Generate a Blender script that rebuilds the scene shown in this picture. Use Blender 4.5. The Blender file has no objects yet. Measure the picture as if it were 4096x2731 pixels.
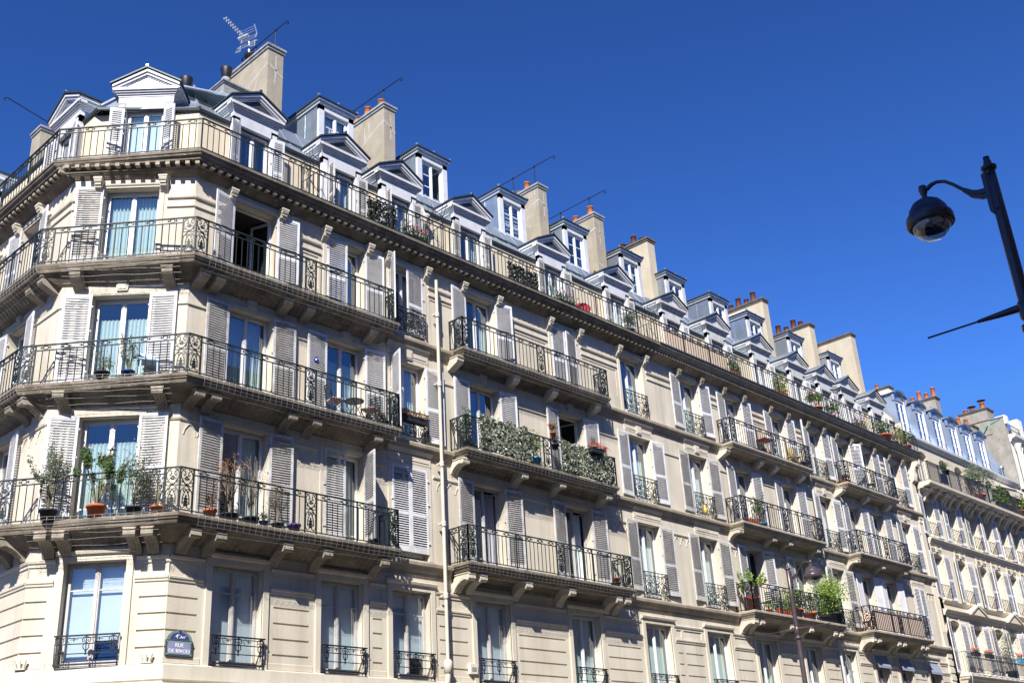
import bpy, math, random
from mathutils import Vector, Matrix, Quaternion
PI = math.pi
rad = math.radians
SC = bpy.context.scene
COL = SC.collection

# ------------------------------------------------------------ camera
cam_d = bpy.data.cameras.new("camera"); cam = bpy.data.objects.new("camera", cam_d); COL.objects.link(cam)
SC.camera = cam
cam_d.sensor_width = 36.0; cam_d.lens = 4408 / 4096 * 36.0
cam_d.clip_start = 0.1; cam_d.clip_end = 3000
_r = Vector((0.69149109, -0.72023783, -0.05565559)); _f = Vector((0.67540277, 0.61726527, 0.40350301))
_r.normalize(); _f.normalize(); _u = _r.cross(_f).normalized(); _r = _f.cross(_u).normalized()
M = Matrix(((_r.x, _u.x, -_f.x, -12.28), (_r.y, _u.y, -_f.y, -21.7), (_r.z, _u.z, -_f.z, 1.6), (0, 0, 0, 1)))
cam.matrix_world = M
SC.render.resolution_x = 1024; SC.render.resolution_y = 682

# ------------------------------------------------------------ sun and sky
SUN = Vector((-1.17, -0.8, 1.32)).normalized()
w = bpy.data.worlds.new("World"); SC.world = w; w.use_nodes = True
nt = w.node_tree; bg = nt.nodes['Background']
sky = nt.nodes.new('ShaderNodeTexSky'); sky.sky_type = 'NISHITA'; sky.sun_disc = False
sky.sun_elevation = math.asin(SUN.z); sky.sun_rotation = math.atan2(SUN.x, SUN.y)
sky.altitude = 0; sky.air_density = 1.0; sky.dust_density = 0.0; sky.ozone_density = 5.0
# deep blue, polarised-looking summer sky: contrast and tint on the Nishita colours
def _vm(op, a, b):
    n = nt.nodes.new('ShaderNodeVectorMath'); n.operation = op; nt.links.new(a, n.inputs[0]); n.inputs[1].default_value = b; return n.outputs[0]
g0 = _vm('MULTIPLY', sky.outputs[0], (0.1093, 0.1093, 0.1093))
gm = nt.nodes.new('ShaderNodeGamma'); gm.inputs['Gamma'].default_value = 1.55; nt.links.new(g0, gm.inputs['Color'])
g1 = _vm('MULTIPLY', gm.outputs[0], (1.55 * 5.15, 2.06 * 5.2, 2.68 * 5.2))
g2 = _vm('MINIMUM', g1, (0.11 * 5.4, 0.31 * 5.4, 0.93 * 5.4))
nt.links.new(g2, bg.inputs['Color'])
bg.inputs['Strength'].default_value = 0.1
sl = bpy.data.lights.new("sun", 'SUN'); sl.energy = 5.0; sl.angle = rad(0.53); sl.color = (1.0, 0.955, 0.885)
so = bpy.data.objects.new("sun", sl); COL.objects.link(so); so.location = (-40, -30, 50)
so.rotation_euler = (-SUN).to_track_quat('-Z', 'Y').to_euler()
SC.view_settings.view_transform = 'Standard'; SC.view_settings.look = 'None'
SC.view_settings.exposure = 0.9; SC.view_settings.gamma = 1.0
SC.cycles.max_bounces = 6; SC.cycles.transparent_max_bounces = 12
SC.cycles.diffuse_bounces = 3; SC.cycles.glossy_bounces = 3

# ------------------------------------------------------------ materials
MATS = {}
def _new(name):
    m = bpy.data.materials.new(name); m.use_nodes = True
    b = m.node_tree.nodes['Principled BSDF']
    MATS[name] = m
    return m, m.node_tree, b
def ramp(nt, stops):
    r = nt.nodes.new('ShaderNodeValToRGB'); e = r.color_ramp.elements
    while len(e) < len(stops): e.new(0.5)
    for i, (p, c) in enumerate(stops):
        e[i].position = p; e[i].color = (*c, 1) if len(c) == 3 else c
    return r
def noise(nt, co, scale, detail=4, vscale=None, rough=0.55):
    n = nt.nodes.new('ShaderNodeTexNoise'); n.inputs['Scale'].default_value = scale; n.inputs['Detail'].default_value = detail
    n.inputs['Roughness'].default_value = rough
    if vscale:
        mp = nt.nodes.new('ShaderNodeMapping'); mp.inputs['Scale'].default_value = vscale
        nt.links.new(co, mp.inputs['Vector']); nt.links.new(mp.outputs[0], n.inputs['Vector'])
    else: nt.links.new(co, n.inputs['Vector'])
    return n
def mixc(nt, fac, a, b, mode='MIX'):
    m = nt.nodes.new('ShaderNodeMix'); m.data_type = 'RGBA'; m.blend_type = mode
    for k, v in ((0, fac), (6, a), (7, b)):
        if hasattr(v, 'is_output') or hasattr(v, 'links') and not isinstance(v, (int, float, tuple)): nt.links.new(v, m.inputs[k])
        else: m.inputs[k].default_value = v if k == 0 else (*v, 1)
    return m.outputs[2]
def surf(name, col, col2=None, scale=2.0, rough=0.8, metal=0.0, stain=None, stain_amt=0.0, stain_scale=(3, 3, 0.35), bump=0.0, bscale=60, spec=0.3, speck=None, speck_lo=0.62, speck_hi=0.7, speck_scale=9):
    m, nt, b = _new(name)
    geo = nt.nodes.new('ShaderNodeNewGeometry'); co = geo.outputs['Position']
    c = None
    if col2:
        n = noise(nt, co, scale); rr = ramp(nt, [(0.35, col), (0.68, col2)]); nt.links.new(n.outputs[0], rr.inputs[0]); c = rr.outputs[0]
    else:
        rgb = nt.nodes.new('ShaderNodeRGB'); rgb.outputs[0].default_value = (*col, 1); c = rgb.outputs[0]
    if stain:
        n = noise(nt, co, 1.0, 5, stain_scale, 0.65); rr = ramp(nt, [(0.48, (0, 0, 0)), (0.72, (1, 1, 1))]); nt.links.new(n.outputs[0], rr.inputs[0])
        mu = nt.nodes.new('ShaderNodeMath'); mu.operation = 'MULTIPLY'; mu.inputs[1].default_value = stain_amt
        nt.links.new(rr.outputs[0], mu.inputs[0]); c = mixc(nt, mu.outputs[0], c, stain)
    if speck:
        n = noise(nt, co, speck_scale, 6, None, 0.7); rr = ramp(nt, [(speck_lo, (0, 0, 0)), (speck_hi, (1, 1, 1))]); nt.links.new(n.outputs[0], rr.inputs[0])
        c = mixc(nt, rr.outputs[0], c, speck)
    nt.links.new(c, b.inputs['Base Color'])
    b.inputs['Roughness'].default_value = rough; b.inputs['Metallic'].default_value = metal
    b.inputs['Specular IOR Level'].default_value = spec
    if bump:
        n = noise(nt, co, bscale, 3); bp = nt.nodes.new('ShaderNodeBump'); bp.inputs['Strength'].default_value = bump; bp.inputs['Distance'].default_value = 0.02
        nt.links.new(n.outputs[0], bp.inputs['Height']); nt.links.new(bp.outputs[0], b.inputs['Normal'])
    return m
def leafm(name, a, b_, rough=0.5, trans=0.25):
    m, nt, b = _new(name)
    geo = nt.nodes.new('ShaderNodeNewGeometry'); rr = ramp(nt, [(0.0, a), (1.0, b_)])
    nt.links.new(geo.outputs['Random Per Island'], rr.inputs[0]); nt.links.new(rr.outputs[0], b.inputs['Base Color'])
    b.inputs['Roughness'].default_value = rough
    if trans:
        tr = nt.nodes.new('ShaderNodeBsdfTranslucent'); nt.links.new(rr.outputs[0], tr.inputs['Color'])
        mx = nt.nodes.new('ShaderNodeMixShader'); mx.inputs[0].default_value = trans
        nt.links.new(b.outputs[0], mx.inputs[1]); nt.links.new(tr.outputs[0], mx.inputs[2])
        nt.links.new(mx.outputs[0], nt.nodes['Material Output'].inputs[0])
    return m
def glassm(name, tint, refl_lo=0.10, refl_hi=0.75, rough=0.02):
    m, nt, b = _new(name); nt.nodes.remove(b)
    lw = nt.nodes.new('ShaderNodeLayerWeight'); lw.inputs['Blend'].default_value = 0.5
    pw = nt.nodes.new('ShaderNodeMath'); pw.operation = 'POWER'; pw.inputs[1].default_value = 3.2
    mr = nt.nodes.new('ShaderNodeMapRange'); mr.inputs['To Min'].default_value = refl_lo; mr.inputs['To Max'].default_value = refl_hi
    gl = nt.nodes.new('ShaderNodeBsdfGlossy'); gl.inputs['Roughness'].default_value = rough; gl.inputs['Color'].default_value = (0.95, 0.97, 1, 1)
    tr = nt.nodes.new('ShaderNodeBsdfTransparent'); tr.inputs['Color'].default_value = (*tint, 1)
    mx = nt.nodes.new('ShaderNodeMixShader')
    nt.links.new(lw.outputs['Facing'], pw.inputs[0]); nt.links.new(pw.outputs[0], mr.inputs['Value']); nt.links.new(mr.outputs[0], mx.inputs[0])
    nt.links.new(tr.outputs[0], mx.inputs[1]); nt.links.new(gl.outputs[0], mx.inputs[2])
    nt.links.new(mx.outputs[0], nt.nodes['Material Output'].inputs[0])
    return m

surf('stone', (0.60, 0.548, 0.452), (0.53, 0.475, 0.382), 0.7, 0.9, stain=(0.32, 0.275, 0.21), stain_amt=0.5, stain_scale=(2.4, 2.4, 0.22), bump=0.25, bscale=25)
surf('stone2', (0.59, 0.54, 0.45), (0.51, 0.46, 0.372), 0.7, 0.9, stain=(0.29, 0.255, 0.205), stain_amt=0.55, stain_scale=(2.4, 2.4, 0.22), bump=0.25, bscale=25)
surf('stone3', (0.60, 0.54, 0.43), (0.53, 0.475, 0.375), 0.8, 0.9, stain=(0.38, 0.34, 0.28), stain_amt=0.4, bump=0.2, bscale=25)
surf('white_stone', (0.72, 0.70, 0.64), (0.66, 0.64, 0.58), 1.2, 0.85, bump=0.1)
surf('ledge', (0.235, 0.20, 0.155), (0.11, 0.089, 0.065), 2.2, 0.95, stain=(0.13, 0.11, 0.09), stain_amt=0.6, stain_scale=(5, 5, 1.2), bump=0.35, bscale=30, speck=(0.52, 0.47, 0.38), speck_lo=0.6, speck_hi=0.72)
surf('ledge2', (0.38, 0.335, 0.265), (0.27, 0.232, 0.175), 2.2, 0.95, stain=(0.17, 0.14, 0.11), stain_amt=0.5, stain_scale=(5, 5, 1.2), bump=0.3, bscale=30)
surf('string', (0.64, 0.59, 0.49), (0.57, 0.52, 0.42), 2, 0.9, stain=(0.35, 0.31, 0.25), stain_amt=0.3, bump=0.15)
surf('dormer_wall', (0.66, 0.575, 0.43), (0.61, 0.53, 0.40), 1.2, 0.9, stain=(0.4, 0.34, 0.26), stain_amt=0.25, bump=0.2)
surf('interior', (0.045, 0.042, 0.04), None, rough=0.9)
surf('shopfront', (0.05, 0.045, 0.045), (0.03, 0.03, 0.03), 3, 0.5)
surf('shutter', (0.71, 0.71, 0.73), (0.61, 0.61, 0.63), 3, 0.55, stain=(0.38, 0.36, 0.34), stain_amt=0.5, stain_scale=(7, 7, 3), bump=0.15, speck=(0.36, 0.31, 0.26), speck_lo=0.70, speck_hi=0.74, speck_scale=14)
surf('shutter_aged', (0.60, 0.59, 0.58), (0.46, 0.45, 0.44), 4, 0.7, stain=(0.25, 0.22, 0.19), stain_amt=0.6, stain_scale=(6, 6, 3), bump=0.2, speck=(0.25, 0.19, 0.14), speck_lo=0.6, speck_hi=0.66, speck_scale=12)
surf('frame', (0.72, 0.72, 0.73), (0.66, 0.66, 0.67), 4, 0.5, stain=(0.5, 0.48, 0.45), stain_amt=0.25, stain_scale=(6, 6, 2))
surf('frame_old', (0.52, 0.50, 0.48), (0.44, 0.42, 0.40), 4, 0.7, stain=(0.28, 0.25, 0.22), stain_amt=0.5, stain_scale=(8, 8, 2))
surf('white_paint', (0.62, 0.63, 0.66), (0.54, 0.55, 0.58), 3, 0.5, stain=(0.45, 0.43, 0.40), stain_amt=0.4, stain_scale=(8, 8, 2), bump=0.08)
surf('white_paint_aged', (0.55, 0.56, 0.57), (0.46, 0.46, 0.46), 4, 0.65, stain=(0.33, 0.30, 0.27), stain_amt=0.55, stain_scale=(7, 7, 3), bump=0.15)
surf('iron', (0.010, 0.018, 0.017), (0.018, 0.027, 0.025), 12, 0.45, spec=0.5)
surf('iron_black', (0.012, 0.012, 0.016), None, rough=0.45, spec=0.5)
surf('zinc', (0.36, 0.41, 0.46), (0.29, 0.335, 0.385), 1.5, 0.42, 0.75, stain=(0.46, 0.49, 0.52), stain_amt=0.5, stain_scale=(4, 4, 0.6), bump=0.12, bscale=6)
surf('zinc_bright', (0.42, 0.50, 0.57), (0.34, 0.42, 0.49), 2.2, 0.38, 0.7, stain=(0.60, 0.66, 0.72), stain_amt=0.5, stain_scale=(3, 3, 1.2), bump=0.15, bscale=5)
surf('zinc_blue', (0.36, 0.43, 0.54), (0.30, 0.37, 0.48), 1.2, 0.4, 0.55, stain=(0.44, 0.50, 0.60), stain_amt=0.5, stain_scale=(4, 4, 0.5), bump=0.1, bscale=5)
surf('zinc_dark', (0.07, 0.08, 0.088), (0.05, 0.058, 0.065), 3, 0.5, 0.4)
surf('render_tan', (0.37, 0.325, 0.25), (0.31, 0.27, 0.205), 2.5, 0.95, stain=(0.20, 0.17, 0.13), stain_amt=0.45, stain_scale=(3, 3, 0.5), bump=0.5, bscale=30, speck=(0.22, 0.19, 0.15), speck_lo=0.66, speck_hi=0.70, speck_scale=20)
surf('render_beige', (0.50, 0.44, 0.33), (0.44, 0.385, 0.285), 1.5, 0.95, stain=(0.28, 0.24, 0.19), stain_amt=0.35, bump=0.3, bscale=20)
surf('render_grey', (0.33, 0.305, 0.26), (0.25, 0.23, 0.19), 2.0, 0.95, stain=(0.15, 0.14, 0.12), stain_amt=0.6, stain_scale=(1.5, 1.5, 0.6), bump=0.4, bscale=20, speck=(0.17, 0.155, 0.13), speck_lo=0.58, speck_hi=0.66, speck_scale=5)
surf('mortar_patch', (0.45, 0.43, 0.39), (0.40, 0.38, 0.34), 6, 0.95, bump=0.3)
surf('cap_stone', (0.32, 0.33, 0.33), (0.19, 0.195, 0.195), 4, 0.9, bump=0.3)
surf('cap_dark', (0.14, 0.125, 0.11), (0.09, 0.08, 0.07), 4, 0.9, bump=0.3)
surf('terracotta', (0.60, 0.19, 0.075), (0.50, 0.155, 0.06), 4, 0.8, stain=(0.25, 0.12, 0.07), stain_amt=0.4, stain_scale=(5, 5, 5))
surf('terracotta_dark', (0.17, 0.055, 0.035), (0.11, 0.045, 0.032), 5, 0.7)
surf('pot_dark', (0.02, 0.022, 0.028), None, rough=0.6)
surf('pot_orange', (0.50, 0.13, 0.05), (0.42, 0.11, 0.04), 6, 0.7)
surf('pot_purple', (0.09, 0.03, 0.22), None, rough=0.5)
surf('pot_blue', (0.02, 0.05, 0.20), None, rough=0.5)
surf('pot_teal', (0.05, 0.25, 0.42), None, rough=0.5)
surf('pot_white', (0.6, 0.62, 0.6), None, rough=0.5)
surf('soil', (0.05, 0.035, 0.025), None, rough=1)
surf('twig', (0.34, 0.28, 0.22), (0.22, 0.17, 0.12), 9, 0.9)
surf('stem', (0.24, 0.22, 0.14), (0.16, 0.15, 0.08), 9, 0.8)
surf('pipe', (0.57, 0.53, 0.44), (0.52, 0.48, 0.39), 3, 0.6, stain=(0.4, 0.34, 0.26), stain_amt=0.3, stain_scale=(5, 5, 1))
surf('pipe_grey', (0.48, 0.50, 0.50), (0.42, 0.44, 0.44), 3, 0.6)
surf('lamp_paint', (0.062, 0.045, 0.050), (0.046, 0.034, 0.038), 6, 0.32, spec=0.6)
surf('lamp_inner', (0.5, 0.49, 0.46), None, rough=0.3, metal=0.6)
surf('curtain_white', (0.70, 0.74, 0.74), None, rough=0.9)
surf('curtain_teal', (0.58, 0.66, 0.64), None, rough=0.9)
surf('curtain_grey', (0.36, 0.36, 0.40), None, rough=0.9)
surf('blind', (0.74, 0.78, 0.85), (0.70, 0.74, 0.81), 1.5, 0.8)
surf('blind_stripe', (0.50, 0.62, 0.72), None, rough=0.8)
surf('curtain_beige', (0.62, 0.56, 0.46), None, rough=0.9)
surf('asphalt', (0.065, 0.065, 0.063), (0.05, 0.05, 0.05), 3, 0.9, bump=0.3)
surf('pavement_mat', (0.12, 0.113, 0.10), (0.095, 0.09, 0.08), 2, 0.9, bump=0.2)
surf('ground_mat', (0.09, 0.085, 0.078), (0.07, 0.067, 0.06), 1, 0.95)
surf('sign_blue', (0.05, 0.06, 0.22), None, rough=0.3)
surf('sign_faded', (0.27, 0.29, 0.42), (0.20, 0.22, 0.38), 12, 0.5)
surf('sign_green', (0.13, 0.21, 0.16), (0.19, 0.27, 0.22), 20, 0.5)
surf('sign_dark', (0.035, 0.075, 0.065), (0.06, 0.10, 0.09), 20, 0.5)
surf('letter', (0.80, 0.80, 0.78), None, rough=0.5)
surf('tile_dark', (0.01, 0.03, 0.025), None, rough=0.4)
surf('alu', (0.55, 0.56, 0.58), None, rough=0.35, metal=0.5)
surf('table_dark', (0.03, 0.035, 0.04), None, rough=0.4)
surf('seat_pink', (0.55, 0.40, 0.36), (0.45, 0.32, 0.28), 8, 0.9)
surf('chair_blue', (0.42, 0.55, 0.72), None, rough=0.5)
surf('metal_red', (0.50, 0.10, 0.06), None, rough=0.5)
surf('metal_yellow', (0.62, 0.44, 0.10), None, rough=0.5)
surf('fabric_red', (0.26, 0.015, 0.018), None, rough=0.7)
surf('screen_beige', (0.62, 0.48, 0.38), (0.56, 0.43, 0.34), 10, 0.9)
surf('screen_tan', (0.62, 0.50, 0.38), (0.54, 0.42, 0.31), 14, 0.9)
surf('awning_grey', (0.22, 0.25, 0.32), None, rough=0.8)
surf('awning_white', (0.70, 0.68, 0.64), None, rough=0.8)
surf('cloth_green', (0.02, 0.30, 0.20), None, rough=0.8)
surf('eye_blue', (0.02, 0.03, 0.40), None, rough=0.3)
surf('wire', (0.30, 0.29, 0.27), None, rough=0.5, metal=0.4)
surf('brick', (0.26, 0.13, 0.09), (0.18, 0.09, 0.065), 8, 0.95)
surf('stone_shadow_gap', (0.20, 0.17, 0.13), None, rough=0.95)
leafm('leaf_ivy', (0.09, 0.11, 0.07), (0.42, 0.45, 0.36), 0.35, 0.1)
leafm('leaf_ivy_dark', (0.02, 0.025, 0.02), (0.10, 0.11, 0.09), 0.4, 0.1)
leafm('leaf_green', (0.05, 0.10, 0.025), (0.14, 0.22, 0.05))
leafm('leaf_bright', (0.14, 0.25, 0.03), (0.32, 0.42, 0.08))
leafm('leaf_olive', (0.10, 0.13, 0.075), (0.22, 0.26, 0.17))
leafm('leaf_dry', (0.16, 0.07, 0.03), (0.30, 0.14, 0.06))
leafm('flower_pink', (0.60, 0.10, 0.25), (0.85, 0.45, 0.60))
leafm('flower_red', (0.55, 0.01, 0.02), (0.75, 0.05, 0.06))
leafm('flower_coral', (0.80, 0.18, 0.17), (0.85, 0.32, 0.28))
glassm('pane', (0.82, 0.89, 0.89), 0.22, 0.92)
glassm('pane_blue', (0.55, 0.70, 0.80), 0.25, 0.95)
glassm('lamp_glass', (0.66, 0.68, 0.66), 0.22, 0.9, 0.06)

# ------------------------------------------------------------ mesh builder
class MB:
    def __init__(s): s.v = []; s.f = []; s.m = []; s.sm = []
    def add(s, vs, fs, mi=0, smooth=False):
        o = len(s.v); s.v += [tuple(p) for p in vs]
        for f in fs: s.f.append(tuple(i + o for i in f)); s.m.append(mi); s.sm.append(smooth)
        return s
    def quad(s, a, b, c, d, mi=0): return s.add([a, b, c, d], [(0, 1, 2, 3)], mi)
    def box(s, x0, x1, y0, y1, z0, z1, mi=0):
        v = [(x0, y0, z0), (x1, y0, z0), (x1, y1, z0), (x0, y1, z0), (x0, y0, z1), (x1, y0, z1), (x1, y1, z1), (x0, y1, z1)]
        return s.add(v, [(0, 3, 2, 1), (4, 5, 6, 7), (0, 1, 5, 4), (1, 2, 6, 5), (2, 3, 7, 6), (3, 0, 4, 7)], mi)
    def obox(s, c, ax, ay, az, mi=0):   # oriented box, half vectors
        c = Vector(c); ax = Vector(ax); ay = Vector(ay); az = Vector(az); v = []
        for k in (-1, 1):
            for (i, j) in ((-1, -1), (1, -1), (1, 1), (-1, 1)): v.append(c + ax * i + ay * j + az * k)
        return s.add(v, [(0, 3, 2, 1), (4, 5, 6, 7), (0, 1, 5, 4), (1, 2, 6, 5), (2, 3, 7, 6), (3, 0, 4, 7)], mi)
    def prism_x(s, prof, x0, x1, mi=0):   # prof [(y,z)] extruded along x
        n = len(prof); v = [(x0, y, z) for y, z in prof] + [(x1, y, z) for y, z in prof]
        f = [(i, (i + 1) % n, (i + 1) % n + n, i + n) for i in range(n)]
        f += [tuple(range(n - 1, -1, -1)), tuple(range(n, 2 * n))]
        return s.add(v, f, mi)
    def prism_y(s, prof, y0, y1, mi=0):   # prof [(x,z)]
        n = len(prof); v = [(x, y0, z) for x, z in prof] + [(x, y1, z) for x, z in prof]
        f = [(i, (i + 1) % n, (i + 1) % n + n, i + n) for i in range(n)]
        f += [tuple(range(n - 1, -1, -1)), tuple(range(n, 2 * n))]
        return s.add(v, f, mi)
    def prism_z(s, prof, z0, z1, mi=0):
        n = len(prof); v = [(x, y, z0) for x, y in prof] + [(x, y, z1) for x, y in prof]
        f = [(i, (i + 1) % n, (i + 1) % n + n, i + n) for i in range(n)]
        f += [tuple(range(n - 1, -1, -1)), tuple(range(n, 2 * n))]
        return s.add(v, f, mi)
    def loft(s, rings, closed=False, mi=0, mis=None, smooth=False):
        n = len(rings[0]); o = len(s.v)
        for r in rings: s.v += [tuple(p) for p in r]
        for k in range(len(rings) - 1):
            for i in range(n if closed else n - 1):
                j = (i + 1) % n
                s.f.append((o + k * n + i, o + k * n + j, o + (k + 1) * n + j, o + (k + 1) * n + i)); s.m.append(mis[k] if mis else mi); s.sm.append(smooth)
        return s
    def tube(s, pts, r, n=4, mi=0, cap=True, closed=False, r2=None, smooth=False):
        pts = [Vector(p) for p in pts]; L = len(pts)
        if L < 2: return s
        rings = []
        up = None
        for i, p in enumerate(pts):
            if closed: d = pts[(i + 1) % L] - pts[i - 1]
            else: d = pts[min(i + 1, L - 1)] - pts[max(i - 1, 0)]
            if d.length < 1e-9: d = Vector((0, 0, 1))
            d.normalize()
            if up is None:
                up = Vector((0, 0, 1)) if abs(d.z) < 0.9 else Vector((0, 1, 0))
            a = d.cross(up)
            if a.length < 1e-5: a = d.cross(Vector((1, 0, 0)))
            a.normalize(); b = a.cross(d).normalized(); up = b
            rr = r if r2 is None else r + (r2 - r) * i / (L - 1)
            if isinstance(r, (list, tuple)): rr = r[i]
            rings.append([p + a * rr * math.cos(2 * PI * (k + .5) / n) + b * rr * math.sin(2 * PI * (k + .5) / n) for k in range(n)])
        if closed: rings.append(rings[0])
        s.loft(rings, True, mi, smooth=smooth)
        if cap and not closed:
            s.add(rings[0], [tuple(range(n))], mi); s.add(rings[-1], [tuple(range(n - 1, -1, -1))], mi)
        return s
    def lathe(s, prof, c=(0, 0, 0), n=20, mi=0, smooth=True, axis='z'):
        rings = []
        for r, z in prof:
            ring = []
            for k in range(n):
                a = 2 * PI * k / n
                if axis == 'z': ring.append((c[0] + r * math.cos(a), c[1] + r * math.sin(a), c[2] + z))
                else: ring.append((c[0] + z, c[1] + r * math.cos(a), c[2] + r * math.sin(a)))
            rings.append(ring)
        return s.loft(rings, True, mi, smooth=smooth)
    def mesh(s, name, mats):
        me = bpy.data.meshes.new(name); me.from_pydata(s.v, [], s.f)
        for m in mats: me.materials.append(MATS[m])
        me.polygons.foreach_set('material_index', s.m); me.polygons.foreach_set('use_smooth', s.sm)
        me.update(); return me
    def build(s, name, mats, parent=None, loc=(0, 0, 0), rz=0.0, tagk=None):
        if isinstance(mats, str): mats = [mats]
        return link(name, s.mesh(name, mats), parent, loc, rz)
def link(name, me, parent=None, loc=(0, 0, 0), rz=0.0):
    o = bpy.data.objects.new(name, me); COL.objects.link(o)
    if parent: o.parent = parent
    o.location = loc; o.rotation_euler = (0, 0, rz)
    return o
def tag(o, label, cat, group=None, kind=None):
    o['label'] = label
    o['category'] = cat
    if group: o['group'] = group
    if kind: o['kind'] = kind
    return o
def empty(name, loc=(0, 0, 0), rz=0.0, label=None, cat=None, group=None):
    o = link(name, None, None, loc, rz)
    if label: tag(o, label, cat, group)
    return o
def structure(o): o['kind'] = 'structure'; return o
def copytree(o, parent=None):
    c = o.copy(); COL.objects.link(c)
    if parent: c.parent = parent
    for ch in list(o.children): copytree(ch, c)
    return c

# ------------------------------------------------------------ facade frames
CH = 3.03; CX = CH / math.sqrt(2)        # chamfer width and its x extent
LF = 11.0
FAC = {'long': ((0.0, 0.0), 0.0), 'cham': ((-CX, CX), -PI / 4), 'left': ((-CX, CX + LF), -PI / 2)}
def fp(fac, u, z=0.0, y=0.0):      # facade point to world
    (ox, oy), a = FAC[fac]; c, s_ = math.cos(a), math.sin(a)
    return (ox + u * c - y * s_, oy + u * s_ + y * c, z)
def frz(fac): return FAC[fac][1]

# ------------------------------------------------------------ wall sheets with openings
def wall(mb, u0, u1, z0, z1, holes, mi=0, y=0.0, depthmi=None):
    """holes: (a,b,c,d,depth,kind) kind 'open' (no back), 'back' (recess closed), room -> dark box behind"""
    us = sorted(set([u0, u1] + [h[0] for h in holes] + [h[1] for h in holes])); zs = sorted(set([z0, z1] + [h[2] for h in holes] + [h[3] for h in holes]))
    us = [t for t in us if u0 - 1e-6 <= t <= u1 + 1e-6]; zs = [t for t in zs if z0 - 1e-6 <= t <= z1 + 1e-6]
    for i in range(len(us) - 1):
        # merge vertical runs
        run = None
        for j in range(len(zs) - 1):
            cu, cz = (us[i] + us[i + 1]) / 2, (zs[j] + zs[j + 1]) / 2
            inside = any(h[0] < cu < h[1] and h[2] < cz < h[3] for h in holes)
            if inside:
                if run is not None: mb.quad((us[i], y, run), (us[i + 1], y, run), (us[i + 1], y, zs[j]), (us[i], y, zs[j]), mi); run = None
            elif run is None: run = zs[j]
        if run is not None: mb.quad((us[i], y, run), (us[i + 1], y, run), (us[i + 1], y, zs[-1]), (us[i], y, zs[-1]), mi)
    for a, b, c, d, dep, kind in holes:
        Y = y + dep; dm = mi if depthmi is None else depthmi
        mb.quad((a, y, c), (a, y, d), (a, Y, d), (a, Y, c), dm); mb.quad((b, y, d), (b, y, c), (b, Y, c), (b, Y, d), dm)
        mb.quad((a, y, d), (b, y, d), (b, Y, d), (a, Y, d), dm); mb.quad((a, y, c), (a, Y, c), (b, Y, c), (b, y, c), dm)
        if kind == 'back': mb.quad((a, Y, c), (b, Y, c), (b, Y, d), (a, Y, d), mi)
        elif kind == 'room':
            R = Y + 1.6; k = 1
            mb.quad((a, Y, c), (a, Y, d), (a, R, d), (a, R, c), k); mb.quad((b, Y, d), (b, Y, c), (b, R, c), (b, R, d), k)
            mb.quad((a, Y, d), (b, Y, d), (b, R, d), (a, R, d), k); mb.quad((a, Y, c), (a, R, c), (b, R, c), (b, Y, c), k)
            mb.quad((a, R, c), (b, R, c), (b, R, d), (a, R, d), k)
def molding(mb, u0, u1, prof, mi=0, y=0.0):
    """horizontal molding; prof list of (out,z) from bottom to top, closed on the wall; ends closed"""
    p = [(y - o, z) for o, z in prof]
    p = [(y + 0.02, prof[0][1])] + p + [(y + 0.02, prof[-1][1])]
    mb.prism_x(p, u0, u1, mi)

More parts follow.
